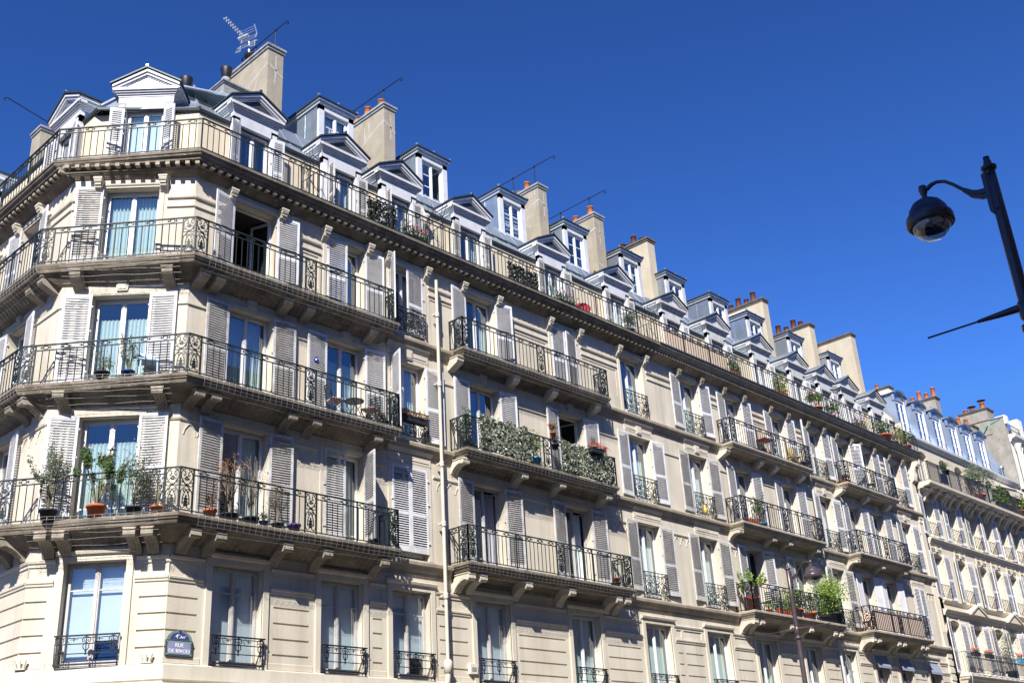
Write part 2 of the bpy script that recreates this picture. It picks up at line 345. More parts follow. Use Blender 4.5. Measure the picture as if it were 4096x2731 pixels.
# ------------------------------------------------------------ windows
_wc = {}
def window_meshes(w, h, kind, fmat, transom, leafopen):
    key = (round(w, 2), round(h, 2), kind, fmat, transom, leafopen)
    if key in _wc: return _wc[key]
    fr = MB(); pn = MB(); cu = MB(); lf = None; lfp = None; cmat = None
    e = 0.045
    fr.box(0, e, 0, .07, 0, h); fr.box(w - e, w, 0, .07, 0, h); fr.box(e, w - e, 0, .07, h - e, h); fr.box(e, w - e, 0, .07, 0, .05)
    def leaf(m, p, x0, x1, y):
        st = .055
        m.box(x0, x0 + st, y, y + .05, .05, h - e); m.box(x1 - st, x1, y, y + .05, .05, h - e)
        m.box(x0 + st, x1 - st, y, y + .05, h - e - st, h - e); m.box(x0 + st, x1 - st, y, y + .05, .05, .05 + .10)
        if transom:
            for t in transom: m.box(x0 + st, x1 - st, y + .01, y + .04, h * t - .014, h * t + .014)
        p.quad((x0 + st, y + .025, .15), (x1 - st, y + .025, .15), (x1 - st, y + .025, h - e - st), (x0 + st, y + .025, h - e - st))
    if leafopen is None:
        leaf(fr, pn, e, w / 2 - .004, -.012); leaf(fr, pn, w / 2 + .004, w - e, -.012)
        fr.box(w / 2 - .028, w / 2 + .028, -.030, -.014, .06, h - e - .01)
    elif leafopen == 'half':
        leaf(fr, pn, e, w / 2 - .004, -.012)
        fr.box(w / 2 - .028, w / 2 + .028, -.030, -.014, .06, h - e - .01)
    if leafopen in ('half', 'full'):
        lf = MB(); lfp = MB(); W = w / 2 - e
        st = .055
        lf.box(-W, -W + st, 0, .05, .05, h - e); lf.box(-st, 0, 0, .05, .05, h - e); lf.box(-W + st, -st, 0, .05, h - e - st, h - e); lf.box(-W + st, -st, 0, .05, .05, .15)
        lfp.quad((-W + st, .025, .15), (-st, .025, .15), (-st, .025, h - e - st), (-W + st, .025, h - e - st))
    rnd = random.Random(hash(key) & 0xffff)
    def pleat(x0, x1, z0, z1, y, amp=.03, per=.09, gather=None):
        n = max(6, int((x1 - x0) / per * 6)); rows = []
        for k in range(5):
            t = k / 4; z = z0 + (z1 - z0) * t; row = []
            for i in range(n + 1):
                s_ = i / n; xx = x0 + (x1 - x0) * s_
                if gather: xx = x0 + (x1 - x0) * s_ * (1 - gather * (1 - t) * .4)
                row.append((xx, y + amp * math.sin(2 * PI * s_ * (x1 - x0) / per + .7 * math.sin(3 * s_ + t * 2)), z))
            rows.append(row)
        cu.loft(rows, False, 0, smooth=True)
    if kind == 'full': pleat(.06, w - .06, .05, h * .97, .16); cmat = 'curtain_teal'
    elif kind == 'low': pleat(.06, w - .06, .05, h * .80, .16); cmat = 'curtain_teal'
    elif kind == 'white': pleat(.06, w - .06, .05, h * .97, .16); cmat = 'curtain_white'
    elif kind == 'grey': pleat(.06, w - .06, .05, h * .97, .16); cmat = 'curtain_grey'
    elif kind == 'sides':
        pleat(.05, w * .26, .05, h * .97, .18); pleat(w * .74, w - .05, .05, h * .97, .18); cmat = 'curtain_teal'
    elif kind == 'right':
        pleat(w * .58, w - .05, .05, h * .97, .18); cmat = 'curtain_teal'
    elif kind == 'blind':
        cu.quad((.03, .10, .06), (w - .03, .10, .06), (w - .03, .10, h - .03), (.03, .10, h - .03)); cmat = 'blind'
    elif kind == 'halfblind':
        cu.quad((.03, .10, .06), (w * .5, .10, .06), (w * .5, .10, h - .03), (.03, .10, h - .03)); cu.quad((w * .5, .10, h * .26), (w - .03, .10, h * .26), (w - .03, .10, h - .03), (w * .5, .10, h - .03)); cmat = 'blind'
    elif kind == 'stripe':
        for k in range(int(h / .16)): cu.quad((.04, .11, .05 + k * .16), (w - .04, .11, .05 + k * .16), (w - .04, .11, .14 + k * .16), (.04, .11, .14 + k * .16))
        cmat = 'blind_stripe'
    r = (fr.mesh('window', [fmat]), pn.mesh('pane', ['pane' if kind not in ('none',) else 'pane_blue']) if pn.v else None, cu.mesh('curtain', [cmat]) if cmat else None,
         (lf.mesh('open_leaf', [fmat]), lfp.mesh('pane', ['pane'])) if lf else None)
    _wc[key] = r
    return r
def window(parent, fac, uc, z0, w, h, kind='full', fmat='frame', transom=None, recess=.24, leafopen=None, leafang=-70):
    fr, pn, cu, lf = window_meshes(w, h, kind, fmat, transom, leafopen)
    p = fp(fac, uc - w / 2, z0, recess)
    pl = parent.location
    o = link('window', fr, parent, (p[0] - pl[0], p[1] - pl[1], p[2] - pl[2]), frz(fac))
    if pn: link('pane', pn, o)
    if cu: link('blind' if kind in ('blind', 'halfblind', 'stripe') else 'curtain', cu, o)
    if lf:
        q = link('open_leaf', lf[0], o, (w - .045, .02, 0), rad(leafang))
        # the leaf's pane stays in the same sub-part level: join by material
        pm = link('pane', lf[1], o, (w - .045, .02, 0), rad(leafang))
    return o

# ------------------------------------------------------------ shutters
_sc = {}
def shutter_mesh(w, h, side, mat, solid=False, tilt=1):
    key = (round(w, 2), round(h, 2), side, mat, solid, tilt)
    if key in _sc: return _sc[key]
    m = MB(); s_ = 1 if side == 'R' else -1
    def bx(x0, x1, y0, y1, z0, z1):
        a, b = sorted((x0 * s_, x1 * s_)); m.box(a, b, y0, y1, z0, z1)
    t = .034; st = .062
    bx(0, st, -t, 0, 0, h); bx(w - st, w, -t, 0, 0, h)
    bx(st, w - st, -t, 0, h - .075, h); bx(st, w - st, -t, 0, 0, .15)
    mid = h * .44
    bx(st, w - st, -t, 0, mid - .045, mid + .045)
    if solid: bx(st, w - st, -t + .006, -.006, .15, h - .075)
    else:
        for (a, b) in ((.15, mid - .045), (mid + .045, h - .075)):
            n = int((b - a) / .0625)
            for k in range(n):
                z = a + (k + .5) * (b - a) / n
                # slat tilted: outer edge (-y) up
                pr = [(-t - .002, z + .014), (-t - .002, z - .008), (-t + .008, z - .008), (-.001, z - .018), (-.001, z - .011), (-t + .006, z + .014)] if tilt > 0 else [(-t - .002, z + .004), (-t - .002, z - .015), (-t + .006, z - .015), (-.001, z + .003), (-.001, z + .014)]
                x0, x1 = sorted((st * s_, (w - st) * s_)); m.prism_x(pr, x0, x1)
    # hinges
    for z in (.3, h * .5 + .2, h - .3): bx(-.035, .03, -.012, .02, z - .018, z + .018)
    me = m.mesh('shutter', [mat]); _sc[key] = me; return me
def shutter(parent, fac, side, uc, wo, z0, h, w=.64, ang=4, mat='shutter', solid=False, y=-.035):
    u = uc + wo / 2 * (1 if side == 'R' else -1)
    me = shutter_mesh(w, h, side, mat, solid, 1 if fac != 'long' or ang > 120 else -1)
    p = fp(fac, u, z0, y); pl = parent.location
    a = rad(-ang if side == 'R' else ang)
    return link('shutter', me, parent, (p[0] - pl[0], p[1] - pl[1], p[2] - pl[2]), frz(fac) + a)

# ------------------------------------------------------------ ironwork
def spiral(cx, cz, r0, r1, a0, a1, n=9):
    return [(cx + (r0 + (r1 - r0) * k / n) * math.cos(a0 + (a1 - a0) * k / n), cz + (r0 + (r1 - r0) * k / n) * math.sin(a0 + (a1 - a0) * k / n)) for k in range(n + 1)]
def panel_curves(w, h):
    """ornate cast panel: heart of scrolls above, arched cartouche with palmette below. 2D (x,z)"""
    C = []
    for s_ in (-1, 1):
        f = lambda L: [(w / 2 + s_ * x, z) for x, z in L]
        C.append(f([(.0, h * .56), (w * .22, h * .66), (w * .42, h * .76), (w * .43, h * .86), (w * .30, h * .93), (w * .14, h * .91), (w * .10, h * .84), (w * .18, h * .80), (w * .23, h * .84)]))
        C.append(f([(0, h * .62), (w * .25, h * .56), (w * .44, h * .58), (w * .45, h * .65), (w * .34, h * .68), (w * .28, h * .63)]))
        C.append(f([(0, h * .60), (w * .2, h * .52), (w * .40, h * .44), (w * .44, h * .36), (w * .44, h * .1), (w * .30, h * .03), (w * .10, h * .07), (w * .08, h * .14), (w * .2, h * .15)]))
        C.append(f([(0, h * .47), (w * .13, h * .50), (w * .22, h * .47), (w * .18, h * .42), (w * .1, h * .44)]))
        C.append(f([(w * .03, h * .47), (w * .16, h * .38), (w * .24, h * .30), (w * .26, h * .14)]))
        C.append(f([(0, h * .12), (w * .10, h * .18), (w * .20, h * .18)])); C.append(f([(0, h * .20), (w * .12, h * .27), (w * .20, h * .26)]))
        C.append(f([(0, h * .72), (w * .12, h * .76), (w * .22, h * .72)]))
        C.append(f([(w * .12, h * .965), (w * .3, h * .945), (w * .44, h * .965)]))
    return C
def rail_run(mb, p0, p1, z0, h=.98, panels=(), spacing=.165, posts=(), r=.0112, ovals=True, ends=(True, True)):
    p0 = Vector((p0[0], p0[1], 0)); p1 = Vector((p1[0], p1[1], 0)); d = (p1 - p0); L = d.length; d.normalize(); n = Vector((-d.y, d.x, 0))
    P = lambda u, z, o=0: p0 + d * u + n * o + Vector((0, 0, z))
    def bar(u0, u1, z, hw, hh): mb.obox(P((u0 + u1) / 2, z), d * ((u1 - u0) / 2), n * hw, (0, 0, hh))
    zt, zm, zb = z0 + h, z0 + h - .135, z0 + .055
    bar(-.015, L + .015, zt, .024, .014); bar(0, L, zb, .013, .011)
    pan = [(max(0, a), min(L, b)) for a, b in panels]
    # second bar except panels
    spans = []; cur = 0
    for a, b in sorted(pan): spans.append((cur, a)); cur = b
    spans.append((cur, L))
    for a, b in spans:
        if b - a < .05: continue
        bar(a, b, zm, .013, .0115)
        nb = max(1, round((b - a) / spacing))
        for k in range(1, nb): mb.tube([P(a + (b - a) * k / nb, zb), P(a + (b - a) * k / nb, zm)], r, 4, cap=False)
        if ovals:
            no = max(1, round((b - a) / .50)); zc = (zt + zm) / 2
            for k in range(no):
                u = a + (b - a) * (k + .5) / no
                mb.tube([P(u + .062 * math.cos(t * PI / 5), zc + .048 * math.sin(t * PI / 5)) for t in range(10)], 0.0115, 4, closed=True)
                for s_ in (-1, 1):
                    mb.tube([P(u + s_ * .062, zc), P(u + s_ * .14, zc)], .009, 4, cap=False)
                    mb.tube([P(u + s_ * .095, zc - .028), P(u + s_ * .095, zc + .030)], .013, 4, cap=True)
    for u in set([x for a, b in pan for x in (a, b)] + list(posts) + ([0] if ends[0] else []) + ([L] if ends[1] else [])):
        mb.obox(P(u, z0 + h / 2), d * .015, n * .015, (0, 0, h / 2))
    for a, b in pan:
        for c in panel_curves(b - a, zt - zb): mb.tube([P(a + x, zb + z) for x, z in c], .0125, 4, cap=False)
        u = (a + b) / 2; hh = zt - zb
        for (zz, s_) in ((.12, .05), (.20, .045), (.27, .035), (.33, .02), (.72, .04), (.78, .03)):
            mb.obox(P(u, zb + hh * zz), d * s_, n * .006, (0, 0, hh * .022))
        mb.obox(P(u, zb + hh * .22), d * .012, n * .006, (0, 0, hh * .13))
def guard_mesh(w, h=.78, style=0):
    """window guard; local x 0..w, y<0 outward, z 0..h"""
    m = MB(); y = -.13
    if style == 0:
        m.box(-.03, w + .03, y - .016, y + .016, h - .02, h); m.box(-.01, w + .01, y - .008, y + .008, h - .13, h - .115); m.box(-.01, w + .01, y - .008, y + .008, .05, .065)
        for x in (0, w): m.box(x - .01, x + .01, y - .01, y + .01, 0, h); m.box(x - .008, x + .008, y, .05, h - .03, h - .015); m.box(x - .008, x + .008, y, .05, .05, .065); m.tube([(x, y, .02), (x, y - .06, .12), (x, y - .03, .3)], .007, 4)
        hh = h - .18
        for k in range(3):
            x0 = w * (k + .02) / 3; ww = w / 3 * .96
            for c in panel_curves(ww, hh): m.tube([(x0 + a, y, .06 + b) for a, b in c], .0115, 4, cap=False)
        for k in range(6):
            cx = w * (k + .5) / 6
            m.tube([(cx + .05 * math.cos(t * PI / 4), y, h - .068 + .035 * math.sin(t * PI / 4)) for t in range(8)], .008, 4, closed=True)
    elif style == 1:   # entresol rail
        m.box(-.03, w + .03, y - .022, y + .022, h - .03, h); m.box(-.01, w + .01, y - .012, y + .012, h - .075, h - .06); m.box(-.01, w + .01, y - .010, y + .010, h - .20, h - .18)
        m.box(0, w, y - .010, y + .010, h * .38, h * .38 + .018); m.box(0, w, y - .03, y + .02, .02, .05)
        for x in (0, w): m.tube([(x, y + .05, h), (x, y, h * .6), (x, y + .05, 0)], .012, 4); m.tube([(x, y, h - .02), (x, .06, h - .02)], .012, 4); m.tube([(x, y, .05), (x, .06, .05)], .01, 4)
        for cx in (.10, w / 2, w - .10):
            for s_ in (-1, 1):
                m.tube([(cx + s_ * a, y - .01, h - .02 - b) for a, b in ((0, .02), (.05, .04), (.09, .09), (.07, .14), (.03, .12), (.04, .08))], .011, 4)
                m.tube([(cx + s_ * a, y - .01, h - .16 - b) for a, b in ((0, 0), (.06, .05), (.06, .12), (.01, .17), (-.01, .26))], .012, 4)
            m.tube([(cx, y - .01, h - .03), (cx, y - .01, h - .40)], .012, 4)
        for cx in (w * .30, w * .70):
            m.tube([(cx - .08, y, h - .10), (cx + .08, y, h - .10)], .009, 4); m.tube([(cx, y, h - .06), (cx, y, h - .14)], .011, 4)
            m.tube([(cx - .09, y, h - .18), (cx - .14, y, h - .10), (cx - .09, y, h - .04)], .007, 4)
    else:              # lozenge lattice (third house)
        m.box(-.02, w + .02, y - .015, y + .015, h - .02, h); m.box(0, w, y - .008, y + .008, .03, .045)
        for x in (0, w): m.box(x - .01, x + .01, y - .01, y + .01, 0, h); m.tube([(x, y, .02), (x, y - .07, .10), (x, .05, .2)], .008, 4)
        n = 4
        for k in range(n):
            a = w * k / n; b = w * (k + 1) / n
            for zz in (0.05, .05 + (h - .08) / 3, .05 + 2 * (h - .08) / 3):
                t = (h - .08) / 3
                m.tube([(a, y, zz), (b, y, zz + t)], .008, 4, cap=False); m.tube([(b, y, zz), (a, y, zz + t)], .008, 4, cap=False)
    return m
_gc = {}
def guard(parent, fac, uc, z, w, h=.78, style=0, mat='iron'):
    k = (round(w, 2), h, style, mat)
    if k not in _gc: _gc[k] = guard_mesh(w, h, style).mesh('guard_rail', [mat])
    p = fp(fac, uc - w / 2, z, 0); pl = parent.location
    return link('guard_rail', _gc[k], parent, (p[0] - pl[0], p[1] - pl[1], p[2] - pl[2]), frz(fac))

# ------------------------------------------------------------ plants
def leaves(mb, pts, size, rnd, mi=0, elong=1.6, curl=.25):
    for p in pts:
        d = Vector((rnd.gauss(0, 1), rnd.gauss(0, 1), rnd.gauss(0, 1))); d.normalize()
        e = d.cross(Vector((rnd.gauss(0, 1), rnd.gauss(0, 1), rnd.gauss(0, 1)))); e.normalize()
        s_ = size * rnd.uniform(.6, 1.3); n = d.cross(e)
        p = Vector(p); a = p - d * s_ * elong / 2; b = p + d * s_ * elong / 2
        mb.add([a, p + e * s_ / 2 + n * s_ * curl, b, p - e * s_ / 2 + n * s_ * curl], [(0, 1, 2), (0, 2, 3)], mi)
def blob(rnd, c, r, n, clumps=7, spread=.38):
    cs = []
    for _ in range(clumps):
        while True:
            q = Vector((rnd.uniform(-1, 1), rnd.uniform(-1, 1), rnd.uniform(-1, 1)))
            if q.length < 1: break
        cs.append((Vector(c) + Vector((q.x * r[0] * .75, q.y * r[1] * .75, q.z * r[2] * .75)), rnd.uniform(.5, 1)))
    out = []
    for _ in range(n):
        cc, sc = rnd.choice(cs); out.append(cc + Vector((rnd.gauss(0, spread * r[0] * sc), rnd.gauss(0, spread * r[1] * sc), rnd.gauss(0, spread * r[2] * sc))))
    return out
def pot_mb(r, h):
    m = MB(); m.lathe([(0.001, 0), (r * .74, 0), (r * .92, h * .78), (r * 1.06, h * .80), (r * 1.08, h), (r * .96, h), (r * .93, h * .9), (.001, h * .88)], n=16)
    return m
PC = [0]
def potted(label, loc, pr, ph, potmat, kind, hh, rr, leaf='leaf_green', n=200, size=.05, flower=None, nf=0, cat='plant', group='potted plants on the balconies', square=False, tilt=0):
    PC[0] += 1; rnd = random.Random(PC[0] * 7 + 3)
    e = empty('potted_plant' if kind != 'dry' else 'dried_plant', loc, rnd.uniform(-.3, .3) if not square else 0, label, cat, group)
    if square:
        m = MB(); m.box(-pr, pr, -.09, .09, 0, ph); m.box(-pr - .012, pr + .012, -.10, .10, ph - .03, ph + .002); m.build('planter', potmat, e)
    else: pot_mb(pr, ph).build('pot', potmat, e)
    st = MB(); lv = MB()
    if kind in ('bush', 'tree'):
        for k in range(9):
            a = rnd.uniform(0, 2 * PI); q = rr * rnd.uniform(.3, .9); z = ph + hh * rnd.uniform(.5, .9)
            st.tube([(0, 0, ph * .85), (q * .3 * math.cos(a), q * .3 * math.sin(a), ph + hh * .3), (q * math.cos(a), q * math.sin(a), z)], .008, 4, r2=.003)
        c = (0, 0, ph + hh * (.5 if kind == 'bush' else .62)); leaves(lv, blob(rnd, c, (rr, rr * .8, hh * (.5 if kind == 'bush' else .42)), n, 9), size, rnd)
        if flower: leaves(lv, blob(rnd, (0, 0, c[2] + hh * .12), (rr, rr * .8, hh * .4), nf, 8, .3), size * 1.1, rnd, 1, 1.0)
    elif kind in ('stems', 'dry', 'wisp'):
        ns = {'stems': 22, 'dry': 26, 'wisp': 14}[kind]
        for k in range(ns):
            a = rnd.uniform(0, 2 * PI); q = rr * rnd.uniform(.15, 1.0) ** .8; top = ph + hh * rnd.uniform(.55, 1.0) * (1.0 if q < rr * .7 else .8)
            pts = [Vector((0, 0, ph * .85)), Vector((q * .35 * math.cos(a), q * .35 * math.sin(a), ph + hh * .35)), Vector((q * .75 * math.cos(a + .1), q * .75 * math.sin(a + .1), ph + (top - ph) * .75)), Vector((q * math.cos(a + .15), q * math.sin(a + .15), top))]
            st.tube(pts, .009 if kind != 'dry' else .006, 4, r2=.003)
            if kind == 'dry':
                for _ in range(7):
                    t = rnd.uniform(.3, 1); i = min(2, int(t * 3)); b = pts[i].lerp(pts[i + 1], t * 3 - i)
                    st.tube([b, b + Vector((rnd.gauss(0, .09), rnd.gauss(0, .07), rnd.uniform(.04, .2)))], .0035, 3, r2=.0015)
                leaves(lv, [pts[3] + Vector((rnd.gauss(0, .05), rnd.gauss(0, .05), rnd.gauss(0, .07))) for _ in range(n // ns)], size, rnd)
            else:
                m_ = n // ns; base = .45 if kind == 'wisp' else .72
                for _ in range(m_):
                    t = rnd.uniform(base, 1.0); i = min(2, int(t * 3)); b = pts[i].lerp(pts[i + 1], min(1, t * 3 - i))
                    leaves(lv, [b + Vector((rnd.gauss(0, .035), rnd.gauss(0, .035), rnd.gauss(0, .035)))], size, rnd, 0, 2.6)
                if flower and rnd.random() < nf / ns: leaves(lv, [pts[3] + Vector((rnd.gauss(0, .03), rnd.gauss(0, .03), .02)) for _ in range(4)], .045, rnd, 1, 1)
    elif kind == 'blades':
        for k in range(n):
            a = rnd.uniform(0, 2 * PI); q = rr * rnd.uniform(.4, 1); z = ph + hh * rnd.uniform(.5, 1)
            lv.tube([(0, 0, ph), (q * .4 * math.cos(a), q * .4 * math.sin(a), z), (q * math.cos(a), q * math.sin(a), z - q * .35)], .008, 3, r2=.002)
    elif kind == 'row':
        for k in range(7): st.tube([(-pr + pr * 2 * (k + .5) / 7, 0, ph), (-pr + pr * 2 * (k + .5) / 7, .02, ph + hh * .6)], .006, 4)
        leaves(lv, [(rnd.uniform(-rr, rr), rnd.gauss(0, .07), ph + abs(rnd.gauss(0, .45)) * hh) for _ in range(n)], size, rnd)
        if flower: leaves(lv, [(rnd.uniform(-rr, rr), rnd.gauss(0, .08), ph + hh * rnd.uniform(.45, 1.0)) for _ in range(nf)], size, rnd, 1, 1)
    if st.v: st.build('stems', 'twig' if kind == 'dry' else 'stem', e)
    if lv.v: lv.build('foliage', [leaf] + ([flower] if flower else []), e)
    return e
def screen(label, segs, z0, z1, s_lev, mat='leaf_ivy', dens=520, size=.062, y0=0, cat='hedge screen', rough_top=.04):
    rnd = random.Random(len(label)); m = MB(); (xa, ya), (xb, yb) = segs
    (xa, _y, z0), (xb, yb, z1) = T(xa, ya, z0, s_lev), T(xb, yb, z1, s_lev); ya = _y
    L = math.hypot(xb - xa, yb - ya); n = int(L * (z1 - z0) * dens); nx, ny = (yb - ya) / L, -(xb - xa) / L
    for _ in range(n):
        t = rnd.random(); z = rnd.uniform(z0, z1 + rough_top * math.sin(t * 23) + rough_top * .6 * math.sin(t * 57)); o = rnd.gauss(0, .028)
        leaves(m, [(nx * o + (xb - xa) * t, ny * o + (yb - ya) * t, z - z0)], size, rnd, 0, 1.25, .35)
    # backing twigs so the screen has a lattice
    for k in range(int(L / .12)):
        t = k * .12 / L; m.tube([((xb - xa) * t, (yb - ya) * t, 0), ((xb - xa) * t, (yb - ya) * t, z1 - z0 - .05)], .004, 3, 1)
    o = m.build('hedge_screen', [mat, 'stem'], None, (xa, ya, z0))
    return tag(o, label, cat)

# ============================================================ ground, road, sky-side setting
def sheet(name, x0, x1, y0, y1, z, mat, t=0.0):
    m = MB()
    if t: m.box(x0, x1, y0, y1, z - t, z)
    else: m.quad((x0, y0, z), (x1, y0, z), (x1, y1, z), (x0, y1, z))
    return structure(m.build(name, mat))
sheet('ground', -900, 900, -900, 900, -0.16, 'ground_mat')
sheet('road', -200, 300, -17.0, -4.6, -0.15, 'asphalt')
sheet('side_road', -12.0, -5.4, -4.6, 120, -0.146, 'asphalt')
structure(sheet('pavement', -5.2, 300, -4.4, 0.3, 0.0, 'pavement_mat', 0.14))
structure(sheet('pavement', -200, 300, -24.0, -17.2, 0.0, 'pavement_mat', 0.14))
mk = MB()
for k in range(24): mk.box(-60 + k * 8, -57 + k * 8, -10.9, -10.75, -0.146, -0.142)
structure(mk.build('lane_markings', 'letter'))

# ============================================================ the long corner house and its neighbour
S2, S3, S4, S5 = 8.23, 11.51, 14.65, 17.65
PJ = {S2: .80, S3: .70, S4: .62, S5: .52}      # how far each storey's balcony stands out
def tb(x, s, y=.8):      # first measured as if every slab stood out 0.8 m: slide to the real projection
    return -12.28 + (x + 12.28) * (21.7 - (y - (.8 - PJ[s]))) / (21.7 - y)
XS, XE = 18.95, 40.4
house1 = empty('apartment_building', (0, 0, 0), 0, 'cream stone corner apartment building with the street sign and wrap-around wire-netted balconies', 'building')
house2 = empty('apartment_building', (19, 0, 0), 0, 'cream stone apartment building with tan chimneys, directly right of the corner building', 'building')
def HH(x): return house1 if x < XS else house2
def bw(name, mb, mats, house):      # geometry given in world coordinates
    l = house.location
    return mb.build(name, mats, house, (-l.x, -l.y, -l.z))
def bf(name, mb, mats, house, fac, parent=None):   # geometry in facade coordinates
    l = house.location; p = fp(fac, 0)
    return mb.build(name, mats, house, (p[0] - l.x, p[1] - l.y, -l.z), frz(fac))
COLS = [(1.78, 1.32), (4.77, 1.30), (7.0, 1.28), (10.04, 1.30), (14.03, 1.28), (17.7, 1.30), (21.23, 1.26), (24.26, 1.20), (27.69, 1.16), (30.72, 1.14), (33.27, 1.14), (35.50, 1.12), (38.42, 1.14)]
ENTX = [(1.74, 1.36), (4.72, 1.32), (6.98, 1.34), (10.0, 1.38), (14.0, 1.36), (17.66, 1.40), (21.15, 1.44), (24.25, 1.36), (27.6, 1.30), (30.5, 1.20), (33.2, 1.15), (35.4, 1.15), (38.3, 1.15)]
CHW = [(1.45, 1.37)]
LFW = [(LF + CX - 4.40, 1.12), (LF + CX - 7.3, 1.12), (LF + CX - 10.6, 1.12)]
LFE = [(LF + CX - 4.70, 1.3), (LF + CX - 7.3, 1.2), (LF + CX - 10.6, 1.2)]
FL = [(S2, 2.53), (S3, 2.35), (S4, 2.23)]
def storey_walls(house, fac, u0, u1, wins, ents, mats):
    mb = MB()
    # shop level
    holes = []
    uu = u0 + 0.5
    while uu + 2.2 < u1: holes.append((uu, uu + 2.0, 0.25, 3.7, .35, 'room')); uu += 2.7
    wall(mb, u0, u1, -0.1, 4.45, holes, 0, 0.06)
    # entresol
    holes = [(u - w / 2, u + w / 2, 5.18, 7.42, .30, 'room') for u, w in ents]
    edges = sorted([(u - w / 2 - .17, u + w / 2 + .17) for u, w in ents]); piers = []; c = u0
    for a, b in edges: piers.append((c, a)); c = b
    piers.append((c, u1))
    for a, b in piers:
        aa = a + (.14 if a > u0 + .01 or fac == 'long' and a > 1 else 0.0); bb = b - (.14 if b < u1 - .01 else 0.0)
        if bb - aa < .25: continue
        for z in (6.59, 6.235, 5.88, 5.525):
            holes.append((aa, bb, z - .022, z + .022, .035, 'back'))
        holes.append((aa, bb, 7.10, 7.34, .028, 'back'))
    wall(mb, u0, u1, 4.45, 7.9, holes, 0)
    for a, b in piers:
        a2, b2 = (a if a <= u0 + .01 else a + .03), (b if b >= u1 - .01 else b - .03)
        if b2 - a2 < .2: continue
        molding(mb, a2, b2, [(0, 6.90), (.025, 6.92), (.03, 6.96), (.05, 6.98), (.055, 7.02), (0, 7.04)])
        molding(mb, a2, b2, [(0, 7.40), (.03, 7.42), (.045, 7.47), (.02, 7.49), (0, 7.50)])
        molding(mb, a2, b2, [(0, 5.19), (.015, 5.20), (.015, 5.33), (0, 5.34)])
    for u, w in ents:
        a, b = u - w / 2, u + w / 2
        mb.box(a - .15, a, -.045, .02, 5.18, 7.42); mb.box(b, b + .15, -.045, .02, 5.18, 7.42); mb.box(a - .15, b + .15, -.045, .02, 7.42, 7.54)
        molding(mb, a - .19, b + .19, [(.045, 7.54), (.10, 7.57), (.12, 7.63), (.06, 7.66), (0, 7.67)])
        mb.box(a, b, -.05, .28, 5.10, 5.18)
    # upper floors
    holes = []
    for s, h in FL:
        for u, w in wins: holes.append((u - w / 2, u + w / 2, s + .02, s + h, .34, 'room'))
    # recessed panels between windows on the top floor
    es = sorted([(u - w / 2 - .16, u + w / 2 + .16) for u, w in wins]); ps = []; c = u0
    for a, b in es: ps.append((c, a)); c = b
    ps.append((c, u1))
    for a, b in ps:
        if b - a > 1.0 and a > u0 + .01 and b < u1 - .01:
            holes.append((a + .12, b - .12, S4 + .55, S4 + 1.51, .02, 'back'))
    wall(mb, u0, u1, 7.9, 17.6, holes, 0)
    for a, b in ps:
        if b - a < .12: continue
        aa, bb = a + (.0 if a <= u0 + .01 else .06), b - (.0 if b >= u1 - .01 else .06)
        molding(mb, aa, bb, [(0, S4 + 1.59), (.04, S4 + 1.62), (.04, S4 + 1.66), (0, S4 + 1.68)])
        molding(mb, aa, bb, [(0, S4 + 1.85), (.05, S4 + 1.87), (.06, S4 + 1.91), (.02, S4 + 1.93), (0, S4 + 1.94)])
        molding(mb, aa, bb, [(0, S3 + 2.02), (.035, S3 + 2.05), (.035, S3 + 2.11), (0, S3 + 2.13)])
        molding(mb, aa, bb, [(0, S2 + 2.36), (.03, S2 + 2.38), (.045, S2 + 2.42), (0, S2 + 2.45)])
        # little pointed frieze arches on the third storey
        n = max(1, int((bb - aa) / .36)); x0 = (aa + bb) / 2 - n * .18
        for k in range(n):
            xc = x0 + .36 * (k + .5); z = S2 + 2.05
            mb.tube([(xc - .16, -.006, z), (xc - .13, -.010, z + .13), (xc - .05, -.012, z + .24), (xc, -.012, z + .27), (xc + .05, -.012, z + .24), (xc + .13, -.010, z + .13), (xc + .16, -.006, z)], .013, 4)
    for s, h in FL:
        for u, w in wins:
            a, b = u - w / 2, u + w / 2
            # flat surround and head moldings
            mb.box(a - .13, a - .004, -.022, .02, s + .02, s + h); mb.box(b + .004, b + .13, -.022, .02, s + .02, s + h); mb.box(a - .13, b + .13, -.022, .02, s + h, s + h + .12)
            if s > S4 - 1: molding(mb, a - .10, b + .10, [(.022, s + h + .03), (.05, s + h + .06), (.06, s + h + .10), (0, s + h + .12)])
            elif s > S3 - 1:
                mb.prism_y([(u - .13, s + h + .10), (u + .13, s + h + .10), (u + .16, s + h + .40), (u - .16, s + h + .40)], -.06, .0)
                mb.prism_y([(u - .09, s + h + .14), (u + .09, s + h + .14), (u + .11, s + h + .36), (u - .11, s + h + .36)], -.075, -.055)
    bf('wall', mb, [mats, 'interior'], house, fac)
storey_walls(house1, 'left', 0, LF, LFW, LFE, 'stone')
storey_walls(house1, 'cham', 0, CH, CHW, [(1.45, 1.33)], 'stone')
storey_walls(house1, 'long', 0, XS, [c for c in COLS if c[0] < XS], [c for c in ENTX if c[0] < XS], 'stone')
storey_walls(house2, 'long', XS, XE, [c for c in COLS if c[0] > XS], [c for c in ENTX if c[0] > XS], 'stone2')
